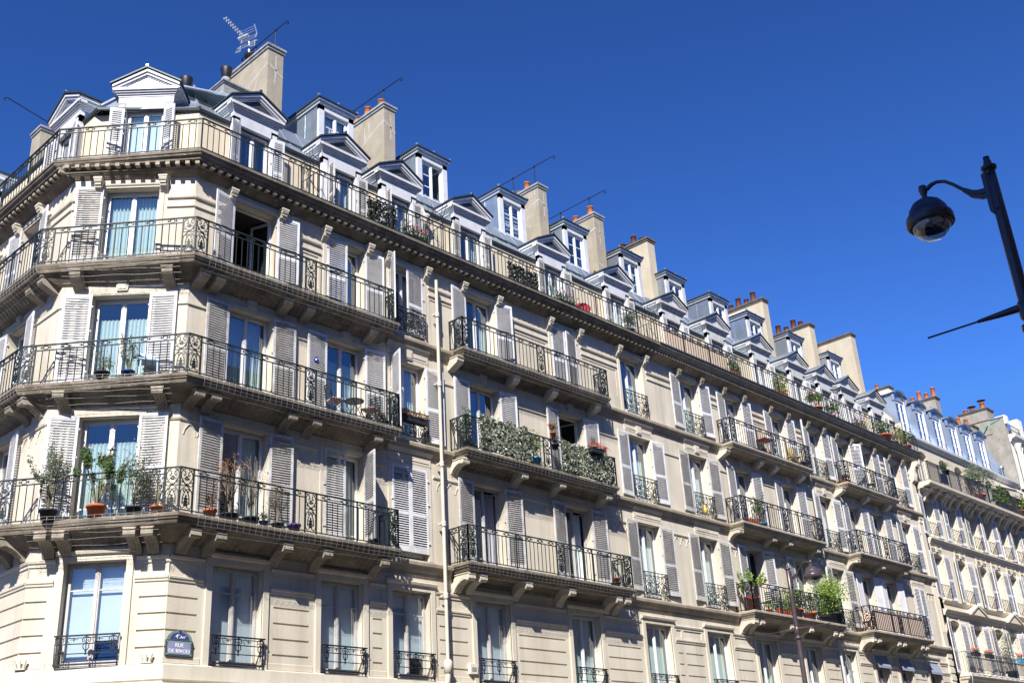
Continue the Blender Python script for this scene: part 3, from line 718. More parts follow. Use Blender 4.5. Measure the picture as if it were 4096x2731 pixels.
# rear and side closing walls (seen only as mass)
mb = MB(); mb.quad((-CX, CX + LF, 0), (0, CX + LF + 0, 0), (0, CX + LF, 19.4), (-CX, CX + LF, 19.4)); mb.quad((0, 12, 0), (XS, 12, 0), (XS, 12, 19.4), (0, 12, 19.4))
bw('rear_wall', mb, 'stone', house1)
mb = MB(); mb.quad((XS, 12, 0), (XE, 12, 0), (XE, 12, 19.4), (XS, 12, 19.4)); mb.quad((XE, 0, 0), (XE, 12, 0), (XE, 12, 19.4), (XE, 0, 19.4)); bw('rear_wall', mb, 'stone2', house2)

# plan rings, offset outwards by o
def ring_wrap(o, xend, yend=CX + LF):
    return [(-CX - o, yend), (-CX - o, CX + .4142 * o), (-.4142 * o, -o), (xend, -o)]
def z3(ring, z): return [(x, y, z) for x, y in ring]
def corner_profile(mb, prof, ringf, mi=0):
    mb.loft([z3(ringf(o), z) for o, z in prof], False, mi)

# shop cornice band
def base_band(house, ringf, name='shop_cornice'):
    mb = MB(); corner_profile(mb, [(0, 5.19), (.10, 5.17), (.12, 5.15), (.12, 4.86), (.08, 4.83), (.075, 4.74), (.30, 4.70), (.30, 4.62), (.08, 4.55), (.06, 4.45)], ringf)
    return bw(name, mb, 'string', house)
base_band(house1, lambda o: ring_wrap(o, XS)); base_band(house2, lambda o: [(XS, -o), (XE, -o)])

# string courses at floor levels where there is no balcony
def string_course(house, x0, x1, s, mat='string'):
    mb = MB(); molding(mb, x0, x1, [(0, s - .42), (.04, s - .40), (.05, s - .33), (.10, s - .27), (.14, s - .20), (.19, s - .16), (.20, s - .08), (.17, s - .04), (0, s - .0)])
    bf('string_course', mb, mat, house, 'long')
B = {  # balcony spans per storey
    'b1': {S2: 5.98, S3: tb(6.06, S3), S4: tb(6.06, S4)}, 'b2': {S2: (8.35, 15.62), S3: (tb(8.44, S3), tb(15.3, S3)), S4: (tb(8.46, S4), tb(15.3, S4))},
    'b3': {S2: (22.48, 29.2), S3: (tb(22.57, S3), tb(28.7, S3)), S4: (tb(22.6, S4), tb(28.66, S4))}, 'b4': {S2: (31.48, 36.98), S3: (tb(31.58, S3), tb(36.52, S3)), S4: (tb(31.55, S4), tb(36.52, S4))}}
for s in (S2, S3, S4):
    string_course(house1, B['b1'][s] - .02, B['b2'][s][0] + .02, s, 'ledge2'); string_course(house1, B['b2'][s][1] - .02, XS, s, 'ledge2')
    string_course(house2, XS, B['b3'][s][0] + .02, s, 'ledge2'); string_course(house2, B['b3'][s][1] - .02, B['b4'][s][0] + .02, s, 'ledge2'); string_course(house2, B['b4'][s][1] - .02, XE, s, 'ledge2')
# window heads with label cornices where no balcony shelters them
for (u, w) in COLS:
    if u in (7.0, 17.7, 21.23, 30.72, 38.42):
        for s, h in FL[:2]:
            mb = MB(); a, b = u - w / 2 - .16, u + w / 2 + .16; z = s + h + .13
            mb.box(a + .03, b - .03, -.03, .01, z, z + .26)
            molding(mb, a, b, [(.03, z + .24), (.06, z + .27), (.10, z + .33), (.12, z + .37), (.05, z + .40), (0, z + .42)])
            molding(mb, a + .12, b - .12, [(.03, z + .06), (.045, z + .08), (.045, z + .10), (.03, z + .11)])
            if s == S2: mb.tube([(u - .11, -.034, z + .165), (u, -.034, z + .225), (u + .11, -.034, z + .165), (u, -.034, z + .105)], .010, 4, closed=True)
            bf('window_head', mb, 'stone' if u < XS else 'stone2', HH(u), 'long')

# balcony slabs -------------------------------------------------
PROF = [(.0, 0), (.77, 0.0), (.80, -.02), (.80, -.085), (.775, -.10), (.765, -.135), (.735, -.15), (.72, -.19), (.70, -.225), (.62, -.24)]
def balcony_wrap(s):
    mb = MB(); xe = B['b1'][s]
    def rf(o): e = .8 - o; return [(-CX - o, CX + LF), (-CX - o, CX + .4142 * o), (-.4142 * o, -o), (xe - max(0, e) * (1 if o > .05 else 1), -o), (xe - e if o > .05 else xe - .8, 0.0)]
    prof = PROF + [(.52, -.27), (.40, -.34), (.28, -.40), (.16, -.46), (.06, -.50), (.0, -.50)]
    rings = []
    for o, z in prof:
        e = max(0, .8 - o); ee = e if z < -.23 else e
        if z == 0 and o == 0: rings.append([(-CX, CX + LF, 0), (-CX, CX, 0), (0, 0, 0), (xe - .03, 0, 0), (xe - .03, 0.01, 0)])
        else:
            xx = xe - min(e, .12) - (max(0, e - .12)) * .25; o = o * PJ[s] / .8
            rings.append([(-CX - o, CX + LF, z), (-CX - o, CX + .4142 * o, z), (-.4142 * o, -o, z), (xx, -o, z), (xx, 0.01, z)])
    mb.loft([[(x, y, z + s) for x, y, z in r] for r in rings], False, 0)
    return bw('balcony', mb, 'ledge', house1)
def balcony_box(house, x0, x1, s, mat):
    mb = MB(); rings = []
    rings.append([(x0 + .03, 0, 0), (x0 + .03, -.01, 0), (x1 - .03, -.01, 0), (x1 - .03, 0, 0)])
    for o, z in PROF[1:] + [(.60, -.26), (.55, -.275), (.02, -.275)]:
        e = .8 - o; e2 = min(e, .22); o = o * PJ[s] / .8
        rings.append([(x0 + e2, 0, z), (x0 + e2, -o, z), (x1 - e2, -o, z), (x1 - e2, 0, z)])
    mb.loft([[(x, y, z + s) for x, y, z in r] for r in rings], False, 0)
    # bed molding under the slab
    molding(mb, x0 + .12, x1 - .12, [(0, s - .46), (.05, s - .44), (.07, s - .36), (.16, s - .30), (.18, s - .272), (0, s - .272)])
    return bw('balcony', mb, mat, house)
def bracket_mesh(kind, mat):
    m = MB()
    if kind == 'scroll':
        pr = [(0, -.26), (-.66, -.26), (-.67, -.31), (-.645, -.33), (-.66, -.36), (-.665, -.42), (-.63, -.465), (-.57, -.47), (-.53, -.44), (-.45, -.43), (-.34, -.46), (-.22, -.53), (-.12, -.62), (-.06, -.71), (0, -.73)]
    elif kind == 'scroll2':
        pr = [(0, -.26), (-.62, -.26), (-.63, -.31), (-.60, -.325), (-.615, -.36), (-.60, -.41), (-.55, -.43), (-.49, -.41), (-.40, -.40), (-.30, -.42), (-.18, -.48), (-.08, -.56), (-.05, -.61), (0, -.62)]
    else:
        pr = [(0, -.26), (-.60, -.26), (-.61, -.30), (-.57, -.32), (-.57, -.38), (-.52, -.44), (-.10, -.57), (0, -.60)]
    m.prism_x(pr, -.13, .13); m.box(-.15, .15, -.66 if kind == 'scroll' else -.62, 0, -.285, -.262)
    if kind != 'plain':   # fluting ribs on the underside curve
        for x in (-.07, 0, .07):
            m.tube([(x, y, z - .004) for y, z in pr[8:-1]], .012, 4)
    return m.mesh('bracket', [mat])
BM = {}
def bracket(bal, house, fac, u, s, kind, mat):
    k = (kind, mat)
    if k not in BM: BM[k] = bracket_mesh(kind, mat)
    p = fp(fac, u, s); l = house.location
    # balcony object sits at the house's origin shifted by -location
    b_ = link('bracket', BM[k], bal, (p[0], p[1], p[2] + (.03 if s == S4 else 0)), frz(fac)); b_.scale = (1, PJ[s] / .8, 1.12 if s == S4 else 1.04 if s == S3 else 1)
    return b_
W75 = PJ[S5] - .055
def wrap_rail(bal, s, xe, h=.98, panels=True):
    o = PJ[s] - .055; mb = MB()
    c1 = (-CX - o, CX + .4142 * o); c2 = (-.4142 * o, -o); pw = .33
    L0 = CX + LF - c1[1]
    rail_run(mb, (-CX - o, CX + LF), c1, s, h, panels=[(L0 - pw, L0), (L0 - 4.1, L0 - 4.1 + pw)] if panels else [], posts=[L0 - 1.6 * k for k in range(1, 6)], ends=(False, True))
    Lc = math.dist(c1, c2)
    rail_run(mb, c1, c2, s, h, panels=[(0, pw), (Lc - pw, Lc)] if panels else [], posts=[Lc * .48], ends=(True, False))
    xx = xe - .06
    rail_run(mb, c2, (xx, -o), s, h, panels=[(0, pw), (3.02 - c2[0], 3.35 - c2[0]), (xx - c2[0] - pw, xx - c2[0])] if panels else [], posts=[2.0, 4.9] if panels else [1.6 + 1.75 * k for k in range(10)], ends=(True, True))
    if panels: rail_run(mb, (xx, -o), (xx, -.01), s, h, panels=[(0, pw)], ends=(False, True))
    return mb.build('railing', 'iron', bal)
def box_rail(bal, x0, x1, s, mids, h=.98, mat='iron'):
    o = PJ[s] - .055; mb = MB(); pw = .35; a, b = x0 + .06, x1 - .06
    rail_run(mb, (a, -.01), (a, -o), s, h, panels=[(o - .01 - pw, o - .01)], ends=(True, False))
    rail_run(mb, (a, -o), (b, -o), s, h, panels=[(0, pw)] + [(m - a - pw / 2, m - a + pw / 2) for m in mids] + [(b - a - pw, b - a)], posts=[1.9, b - a - 1.9])
    rail_run(mb, (b, -o), (b, -.01), s, h, panels=[(0, pw)], ends=(False, True))
    # diagonal stay at the wall ends
    for x in (a, b): mb.tube([(x, -.02, s + h - .1), (x, -o + .38, s + .1)], .008, 4)
    return mb.build('railing', mat, bal)
def netting(bal, pts, s):
    """anti-pigeon wire mesh hanging from the slab edge to the wall below; pts is the plan line, (outer, wall) pairs"""
    mb = MB(); rows = [(0.83, 0.0), (.845, -.07), (.82, -.16), (.80, -.24), (.66, -.33), (.50, -.42), (.34, -.53), (.18, -.62), (.03, -.68)]; rows = [(o * PJ[s] / .8, z) for o, z in rows]
    for (fac, u0, u1) in pts:
        n = int((u1 - u0) / .16); (ox, oy), a = FAC[fac]
        for k in range(n + 1):
            u = u0 + (u1 - u0) * k / n
            mb.tube([fp(fac, u, s + z - .01, -o) for o, z in rows], .0026, 3, cap=False)
        for o, z in rows: mb.tube([fp(fac, u0 + (u1 - u0) * k / 12, s + z - .01 + .012 * math.sin(k * 5.1 + o * 20), -o) for k in range(13)], .0026, 3, cap=False)
    return mb.build('wire_netting', 'wire', bal)
for s, kind, h in ((S2, 'scroll', 1.0), (S3, 'scroll2', .97), (S4, 'plain', .98)):
    bal = balcony_wrap(s); wrap_rail(bal, s, B['b1'][s], h)
    us = {'scroll': ([-.0 + .22, .86, 2.64, 3.8, 5.57], [.42, .80, 2.30, 2.68]), 'scroll2': ([.18, .62, 2.78, 3.51, 5.5], [.40, 2.62]), 'plain': ([.18, .62, 2.62, 3.33, 5.45], [.42, 2.60])}[kind]
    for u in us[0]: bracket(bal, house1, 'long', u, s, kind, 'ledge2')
    for u in us[1]: bracket(bal, house1, 'cham', CH - u if False else u, s, kind, 'ledge2')
    for Y in (2.45, 3.1, 5.6, 6.3, 9.0, 9.7): bracket(bal, house1, 'left', CX + LF - Y, s, kind, 'ledge2')
    netting(bal, [('long', .15, B['b1'][s] - .1), ('cham', .1, CH - .1), ('left', 5, LF - .1)], s)
    x0, x1 = B['b2'][s]; bal = balcony_box(house1, x0, x1, s, 'ledge'); box_rail(bal, x0, x1, s, [tb(11.95, s) if s > S2 else 12.2], h)
    bs = {'scroll': [8.60, 9.05, 10.87, 12.75, 14.95, 15.38], 'scroll2': [8.68, 11.12, 12.83, 15.08], 'plain': [8.70, 11.12, 12.9, 15.06]}[kind]
    for u in bs: bracket(bal, house1, 'long', u, s, kind, 'stone')
    netting(bal, [('long', x0 + .02, x1 - .02)], s) if s > S2 - 1 else None
    x0, x1 = B['b3'][s]; bal = balcony_box(house2, x0, x1, s, 'ledge2'); box_rail(bal, x0, x1, s, [tb(25.8, s)], h, 'iron_black')
    bs = {'scroll': [22.72, 23.15, 25.2, 26.6, 28.45, 28.9], 'scroll2': [22.78, 25.1, 26.3, 28.45], 'plain': [22.8, 25.2, 26.35, 28.42]}[kind]
    for u in bs: bracket(bal, house2, 'long', u, s, kind, 'stone2')
    x0, x1 = B['b4'][s]; bal = balcony_box(house2, x0, x1, s, 'ledge2'); box_rail(bal, x0, x1, s, [tb(34.2, s)], h, 'iron_black')
    bs = {'scroll': [31.72, 32.15, 33.95, 34.45, 36.2, 36.65], 'scroll2': [31.8, 34.1, 36.25], 'plain': [31.8, 34.1, 36.25]}[kind]
    for u in bs: bracket(bal, house2, 'long', u, s, kind, 'stone2')

# main cornice / sixth-storey balcony -----------------------------
CPROF = [(-.36, S5), (.51, S5), (.53, S5 - .02), (.53, S5 - .085), (.505, S5 - .10), (.49, S5 - .15), (.44, S5 - .19), (.42, S5 - .20), (.42, S5 - .245), (.27, S5 - .255), (.26, S5 - .36), (.22, S5 - .37), (.20, S5 - .40), (.10, S5 - .47), (.06, S5 - .50), (.0, S5 - .52)]
def cornice(house, ringf, spans, mat, dsp, dw):
    mb = MB(); corner_profile(mb, CPROF, ringf)
    for fac, u0, u1 in spans:
        n = int((u1 - u0) / dsp)
        for k in range(n + 1):
            u = u0 + (u1 - u0) * k / n
            x0, x1 = u - dw / 2, u + dw / 2; (ox, oy), a = FAC[fac]
            c = fp(fac, u, S5 - .305, -.315); ax = fp(fac, u + dw / 2, S5 - .305, -.315)
            dx = Vector(ax) - Vector(c); ny = Vector((math.sin(-a) * -1, math.cos(a) * -1, 0))
            ny = Vector(fp(fac, u, 0, -1)) - Vector(fp(fac, u, 0, 0))
            mb.obox(c, dx, ny * .065, (0, 0, .046), 1)
    return bw('cornice', mb, [mat, mat if mat == 'ledge2' else 'ledge2'], house)
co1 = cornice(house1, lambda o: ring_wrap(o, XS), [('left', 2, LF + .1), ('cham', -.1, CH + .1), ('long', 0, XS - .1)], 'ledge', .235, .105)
co2 = cornice(house2, lambda o: [(XS, -o), (XE + .3, -o), (XE + .3, 0)], [('long', XS + .1, XE + .2)], 'ledge2', .165, .09)
mb = MB()   # dark metal gutter edge on the second house
mb.box(XS, XE + .34, -.565, -.505, S5 - .02, S5 + .04); bw('gutter_edge', mb, 'zinc_dark', house2)
# corbels under the cornice beside each window
cm = MB(); cm.prism_x([(0, -.36), (-.40, -.36), (-.41, -.42), (-.38, -.46), (-.33, -.48), (-.28, -.50), (-.25, -.55), (-.18, -.62), (-.08, -.70), (0, -.74)], -.11, .11)
cm.prism_x([(-.385, -.47), (-.35, -.47), (-.35, -.53), (-.29, -.53), (-.29, -.59), (-.23, -.60), (-.2, -.52)], -.09, .09)
cm.box(-.13, .13, -.43, 0, -.38, -.33)
cmesh = cm.mesh('corbel', ['stone'])
cmesh2 = cm.mesh('corbel', ['ledge2'])
def corbels(fac, wins):
    for u, w_ in wins:
        for sg in (-1, 1):
            x = u + sg * (w_ / 2 + .12); p = fp(fac, x, 17.42); h = house1 if fac != 'long' else HH(u)
            q = link('corbel', cmesh if h is house1 else cmesh2, h, (p[0] - h.location.x, p[1], p[2]), frz(fac)); q.scale = (.85, .60, 1)
corbels('long', COLS); corbels('cham', CHW); corbels('left', LFW)
# end console of the second house
mb = MB(); mb.prism_x([(0, -.34), (-.72, -.34), (-.74, -.5), (-.68, -.58), (-.55, -.62), (-.42, -.8), (-.36, -1.05), (-.28, -1.25), (-.12, -1.35), (0, -1.5)], XE - .34, XE + .02)
for k in range(3): mb.tube([(XE - .27 + k * .1, y, z) for y, z in ((-.70, -.58), (-.56, -.64), (-.44, -.82), (-.38, -1.06), (-.30, -1.26))], .02, 4)
m_ = mb.build('end_console', 'string', house2, (-19, 0, 17.50)); m_.scale = (1, .72, 1)
# fluted end pilaster
mb = MB(); mb.box(XE - .42, XE + .02, -.07, .02, 5.2, 16.9)
for k in range(4): mb.tube([(XE - .36 + k * .105, -.075, 8.9), (XE - .36 + k * .105, -.075, 11.0)], .018, 4)
for z in (8.1, 11.25, 14.3): mb.box(XE - .46, XE + .05, -.13, .02, z, z + .16); mb.box(XE - .44, XE + .04, -.10, .02, z - .2, z)
for k in range(8): mb.box(XE - .44, XE + .05, -.10, -.06, 5.4 + k * .33, 5.62 + k * .33)
bw('end_pilaster', mb, 'stone2', house2)
# sixth-storey railings
mb = MB(); rl = wrap_rail(co1, S5, XS + .06, .93, False)
mb = MB(); rail_run(mb, (XS, -W75), (XE + .25, -W75), S5, .93, posts=[1.7 * k for k in range(1, 13)]); mb_e = mb
rail_run(mb_e, (XE + .25, -W75), (XE + .25, .3), S5, .94, ends=(False, True)); mb_e.build('railing', 'iron_black', co2)

# ------------------------------------------------------------ windows and shutters of the two houses
ROOF = {}
rng = random.Random(5)
kinds = ['full', 'right', 'sides', 'low', 'full', 'right', 'none']
# (storey, column) -> (window kind, leafopen, left leaf angle, right leaf angle) ; None angle = no leaf
ST = {(0, 0): ('right', None, 5, 6), (0, 1): ('full', None, 178, 105), (0, 2): ('none', None, 179, 179), (0, 3): ('grey', 'half', 6, 8), (0, 4): ('right', 'half', 7, 7), (0, 5): ('white', None, 5, 5), (0, 6): ('right', None, 4, 6),
      (0, 7): ('none', 'half', 6, 8), (0, 8): ('right', None, 6, 6), (0, 9): ('right', None, 5, 5), (0, 10): ('right', None, 4, 4), (0, 11): ('right', None, 5, 5), (0, 12): ('none', None, 178, 178),
      (1, 0): ('full', None, 4, 4), (1, 1): ('low', None, 5, 6), (1, 2): ('right', None, 70, 4), (1, 3): ('none', None, 3, 9), (1, 4): ('none', 'full', 8, 8), (1, 5): ('right', None, 5, 5), (1, 6): ('right', None, 4, 5),
      (1, 7): ('none', None, 5, 7), (1, 8): ('none', None, 6, 6), (1, 9): ('right', None, 5, 5), (1, 10): ('right', None, 5, 6), (1, 11): ('right', None, 5, 7), (1, 12): ('right', None, 5, 6),
      (2, 0): ('none', 'full', 14, 8), (2, 1): ('right', None, 176, 5), (2, 2): ('none', None, 60, 176), (2, 3): ('sides', None, 6, 12), (2, 4): ('none', None, 176, 172), (2, 5): ('right', None, None, None), (2, 6): ('right', None, 5, 6),
      (2, 7): ('full', None, 4, 6), (2, 8): ('right', None, 4, 7), (2, 9): ('right', None, 5, 5), (2, 10): ('right', None, 5, 33), (2, 11): ('right', None, 5, 6), (2, 12): ('right', None, 6, 5)}
aged = {(0, 0), (0, 1), (0, 3), (1, 0), (0, 4), (0, 6), (0, 5), (1, 6), (0, 9)}
for (fi, ci), (wk, lo, la, ra) in ST.items():
    s, h = FL[fi]; u, w_ = COLS[ci]; H = HH(u)
    guardcol = ci in (2, 5, 6, 9, 12)
    z0 = s + (.14 if guardcol else .03)
    tr = (.16,) if (fi == 0 or rng.random() < .2) else None
    window(H, 'long', u, z0, w_, s + h - z0 - .01, wk, 'frame_old' if (fi, ci) in ((0, 3), (0, 4), (0, 7)) else 'frame', tr, leafopen=lo)
    mat = 'shutter_aged' if (fi, ci) in aged else 'shutter'
    lw = .655 if w_ > 1.22 else .62
    if abs((la or 0)) > 150 and abs((ra or 0)) > 150: lw = w_ / 2 - .004
    hh = 2.34 if fi == 0 else 2.26 if fi == 1 else 2.10
    zz = s + h - hh + .01
    solid = (fi == 0 and ci in (10, 11))
    yy = -.035
    if solid: lw = .54
    if la is not None: shutter(H, 'long', 'L', u, w_, zz, hh, lw, la, mat, solid, yy)
    if ra is not None: shutter(H, 'long', 'R', u, w_, zz, hh, lw, ra, mat, solid, yy)
    if guardcol and not (fi == 0 and ci in (2, 12)): guard(H, 'long', u, s + .06, w_ - .04, .80, 0, 'iron')
for fi, (wk, la, ra, ml, mr) in enumerate([('low', 18, 3, 'shutter', 'shutter'), ('low', 10, 2, 'shutter', 'shutter'), ('full', 6, None, 'shutter_aged', None)]):
    s, h = FL[fi]; u, w_ = CHW[0]
    window(house1, 'cham', u, s + .03, w_, h - .04, wk, 'frame', (.16,) if fi == 0 else None)
    hh = 2.34 if fi == 0 else 2.28 if fi == 1 else 2.14
    shutter(house1, 'cham', 'L', u, w_, s + h - hh + .01, hh, .66, la, ml)
    if ra is not None: shutter(house1, 'cham', 'R', u, w_, s + h - hh + .01, hh, .66, ra, mr)
for fi in range(3):
    s, h = FL[fi]
    for k, (u, w_) in enumerate(LFW):
        window(house1, 'left', u, s + .03, w_, h - .04, ('right', 'low', 'full')[k], 'frame')
        hh = (2.34, 2.26, 2.12)[fi]
        shutter(house1, 'left', 'L', u, w_, s + h - hh + .01, hh, .62, 6, 'shutter'); shutter(house1, 'left', 'R', u, w_, s + h - hh + .01, hh, .62, 10, 'shutter')
EK = ['blind', 'blind', 'halfblind', 'blind', 'full', 'full', 'full', 'right', 'full', 'right', 'none', 'none', 'none']
for ci, (u, w_) in enumerate(ENTX):
    H = HH(u)
    window(H, 'long', u, 5.19, w_, 2.22, EK[ci], 'frame_old' if ci < 4 else 'frame', (.74,) if ci < 4 else ((.25, .42, .59, .76, .9) if ci > 9 else None), recess=.20)
    if ci < 10: guard(H, 'long', u, 5.20, w_ - .02, .64, 1, 'iron_black')
    if ci > 9:
        m = MB(); m.prism_x([(0, 0), (-.16, -.42), (-.165, -.52), (-.15, -.52), (-.145, -.42), (.01, -.01)], -w_ / 2 + .01, w_ / 2 - .01)
        m.build('awning', 'awning_grey', H, (u - 19, -.0, 7.40))
window(house1, 'cham', 1.45, 5.19, 1.33, 2.22, 'halfblind', 'frame_old', (.74,), recess=.20); guard(house1, 'cham', 1.45, 5.20, 1.31, .64, 1, 'iron_black')
for u, w_ in LFE: window(house1, 'left', u, 5.19, w_, 2.22, 'blind', 'frame_old', (.74,), recess=.20); guard(house1, 'left', u, 5.20, w_ - .02, .64, 1, 'iron_black')

# ------------------------------------------------------------ roofs
DL = [(1.80, 'none', 0, (20, 10), 'white_paint'), (4.77, 'sides', 0, (80, 6), 'shutter_aged'), (6.95, 'sides', 0, (70, 6), 'shutter_aged'), (10.0, 'right', 0, (8, 6), 'shutter_aged'), (14.0, 'right', 0, (10, 6), 'shutter_aged'), (17.6, 'full', 0, (10, 8), 'shutter_aged'),
      (21.1, 'none', 1, (10, 8), 'shutter'), (24.15, 'full', 1, (10, 10), 'shutter'), (27.5, 'full', 1, (10, 10), 'shutter'), (30.55, 'sides', 1, (12, 10), 'shutter'), (33.1, 'none', 1, (12, 10), 'shutter'), (35.38, 'white', 1, (10, 10), 'shutter'), (38.25, 'none', 1, (12, 14), 'shutter')]
RP = [(-.36, S5), (-.36, 19.36)]
def roof(house, ringf, nm):
    segs = [('left', 0, LF - .149, [CX + LF - 3.55, CX + LF - 8.6]), ('cham', .149, CH - .149, [1.52]), ('long', .149, XS, [d[0] for d in DL if d[0] < XS])] if house is house1 else [('long', XS, XE, [d[0] for d in DL if d[0] > XS])]
    for fac, a, b, us in segs:
        mb = MB(); wall(mb, a, b, 17.40, 19.37, [(u - .62, u + .62, 17.42, 19.35, .03, 'open') for u in us], 0, .36); bf('attic_wall', mb, 'dormer_wall', house, fac)
    mb = MB(); 
    prof = [(-.37, 19.37), (-.30, 19.40), (-.28, 19.47), (-.36, 19.50), (-1.12, 20.28), (-1.10, 20.36), (-1.22, 20.42), (-1.75, 21.25), (-3.4, 21.18)]
    rings = [z3(ringf(o), z) for o, z in prof]
    if house is house1:
        for k_ in (7, 8): rings[k_] = [(x, y, (20.62, 20.66, z, z)[i_]) for i_, (x, y, z) in enumerate(rings[k_])]
    mb.loft(rings, False, 0, mis=[1, 1, 1, 0, 1, 1, 0, 0])
    x0r = -CX + 3.4 if house is house1 else XS; x1r = XS if house is house1 else XE
    mb.quad((x0r, 3.4, 20.66 if house is house1 else 21.18), (x1r, 3.4, 21.18), (x1r, 12, 21.1), (x0r, 12, 20.6 if house is house1 else 21.1), 0)
    r = bw('roof', mb, ['zinc', 'zinc_dark'], house)
    return r
rf1 = roof(house1, lambda o: [(-CX - o, CX + LF), (-CX - o, CX + .4142 * o), (-.4142 * o, -o), (XS, -o)], 'a')
rf2 = roof(house2, lambda o: [(XS, -o), (XE, -o)], 'b')
mb = MB()   # standing seams and hips
for k in range(60):
    x = .9 + k * .66
    if x > XE - .2: break
    if x < XS: mb.tube([(x, .37, 19.52), (x, 1.11, 20.29)], .018, 4); mb.tube([(x, 1.24, 20.46), (x, 1.75, 21.27), (x, 3.4, 21.2)], .018, 4)
for k in range(5):
    u = .25 + k * .63
    mb.tube([fp('cham', u, 19.52, .37), fp('cham', u + (.15 if u < 1 else -.15 if u > 2 else 0), 20.29, 1.11)], .018, 4)
for q0, z0, q1, z1 in ((.36, 19.53, 1.12, 20.31), (1.22, 20.45, 1.75, 21.28), (1.75, 21.28, 3.4, 21.21)):
    mb.tube([(.4142 * q0, q0, z0), (.4142 * q1, q1, z1)], .045, 6); mb.tube([(-CX + q0, CX - .4142 * q0, z0 if q0 < 1.5 else 20.66), (-CX + q1, CX - .4142 * q1, z1 if q1 < 1.5 else 20.66)], .045, 6)
bw('roof_seams', mb, 'zinc', house1)
mb = MB()
for k in range(60):
    x = XS + .3 + k * .66
    if x > XE - .2: break
    mb.tube([(x, .37, 19.52), (x, 1.11, 20.29)], .018, 4); mb.tube([(x, 1.24, 20.46), (x, 1.75, 21.27), (x, 3.4, 21.2)], .018, 4)
bw('roof_seams', mb, 'zinc', house2)
for H, x0, x1 in ((house1, XS - .1, XS), (house2, XE - .12, XE)):   # party parapets
    m = MB(); m.prism_x([(.36, 17.5), (.36, 19.7), (1.2, 20.7), (1.8, 21.4), (6, 21.4), (12, 21.4), (12, 17.5)], x0, x1); bw('party_wall', m, 'render_beige', H)

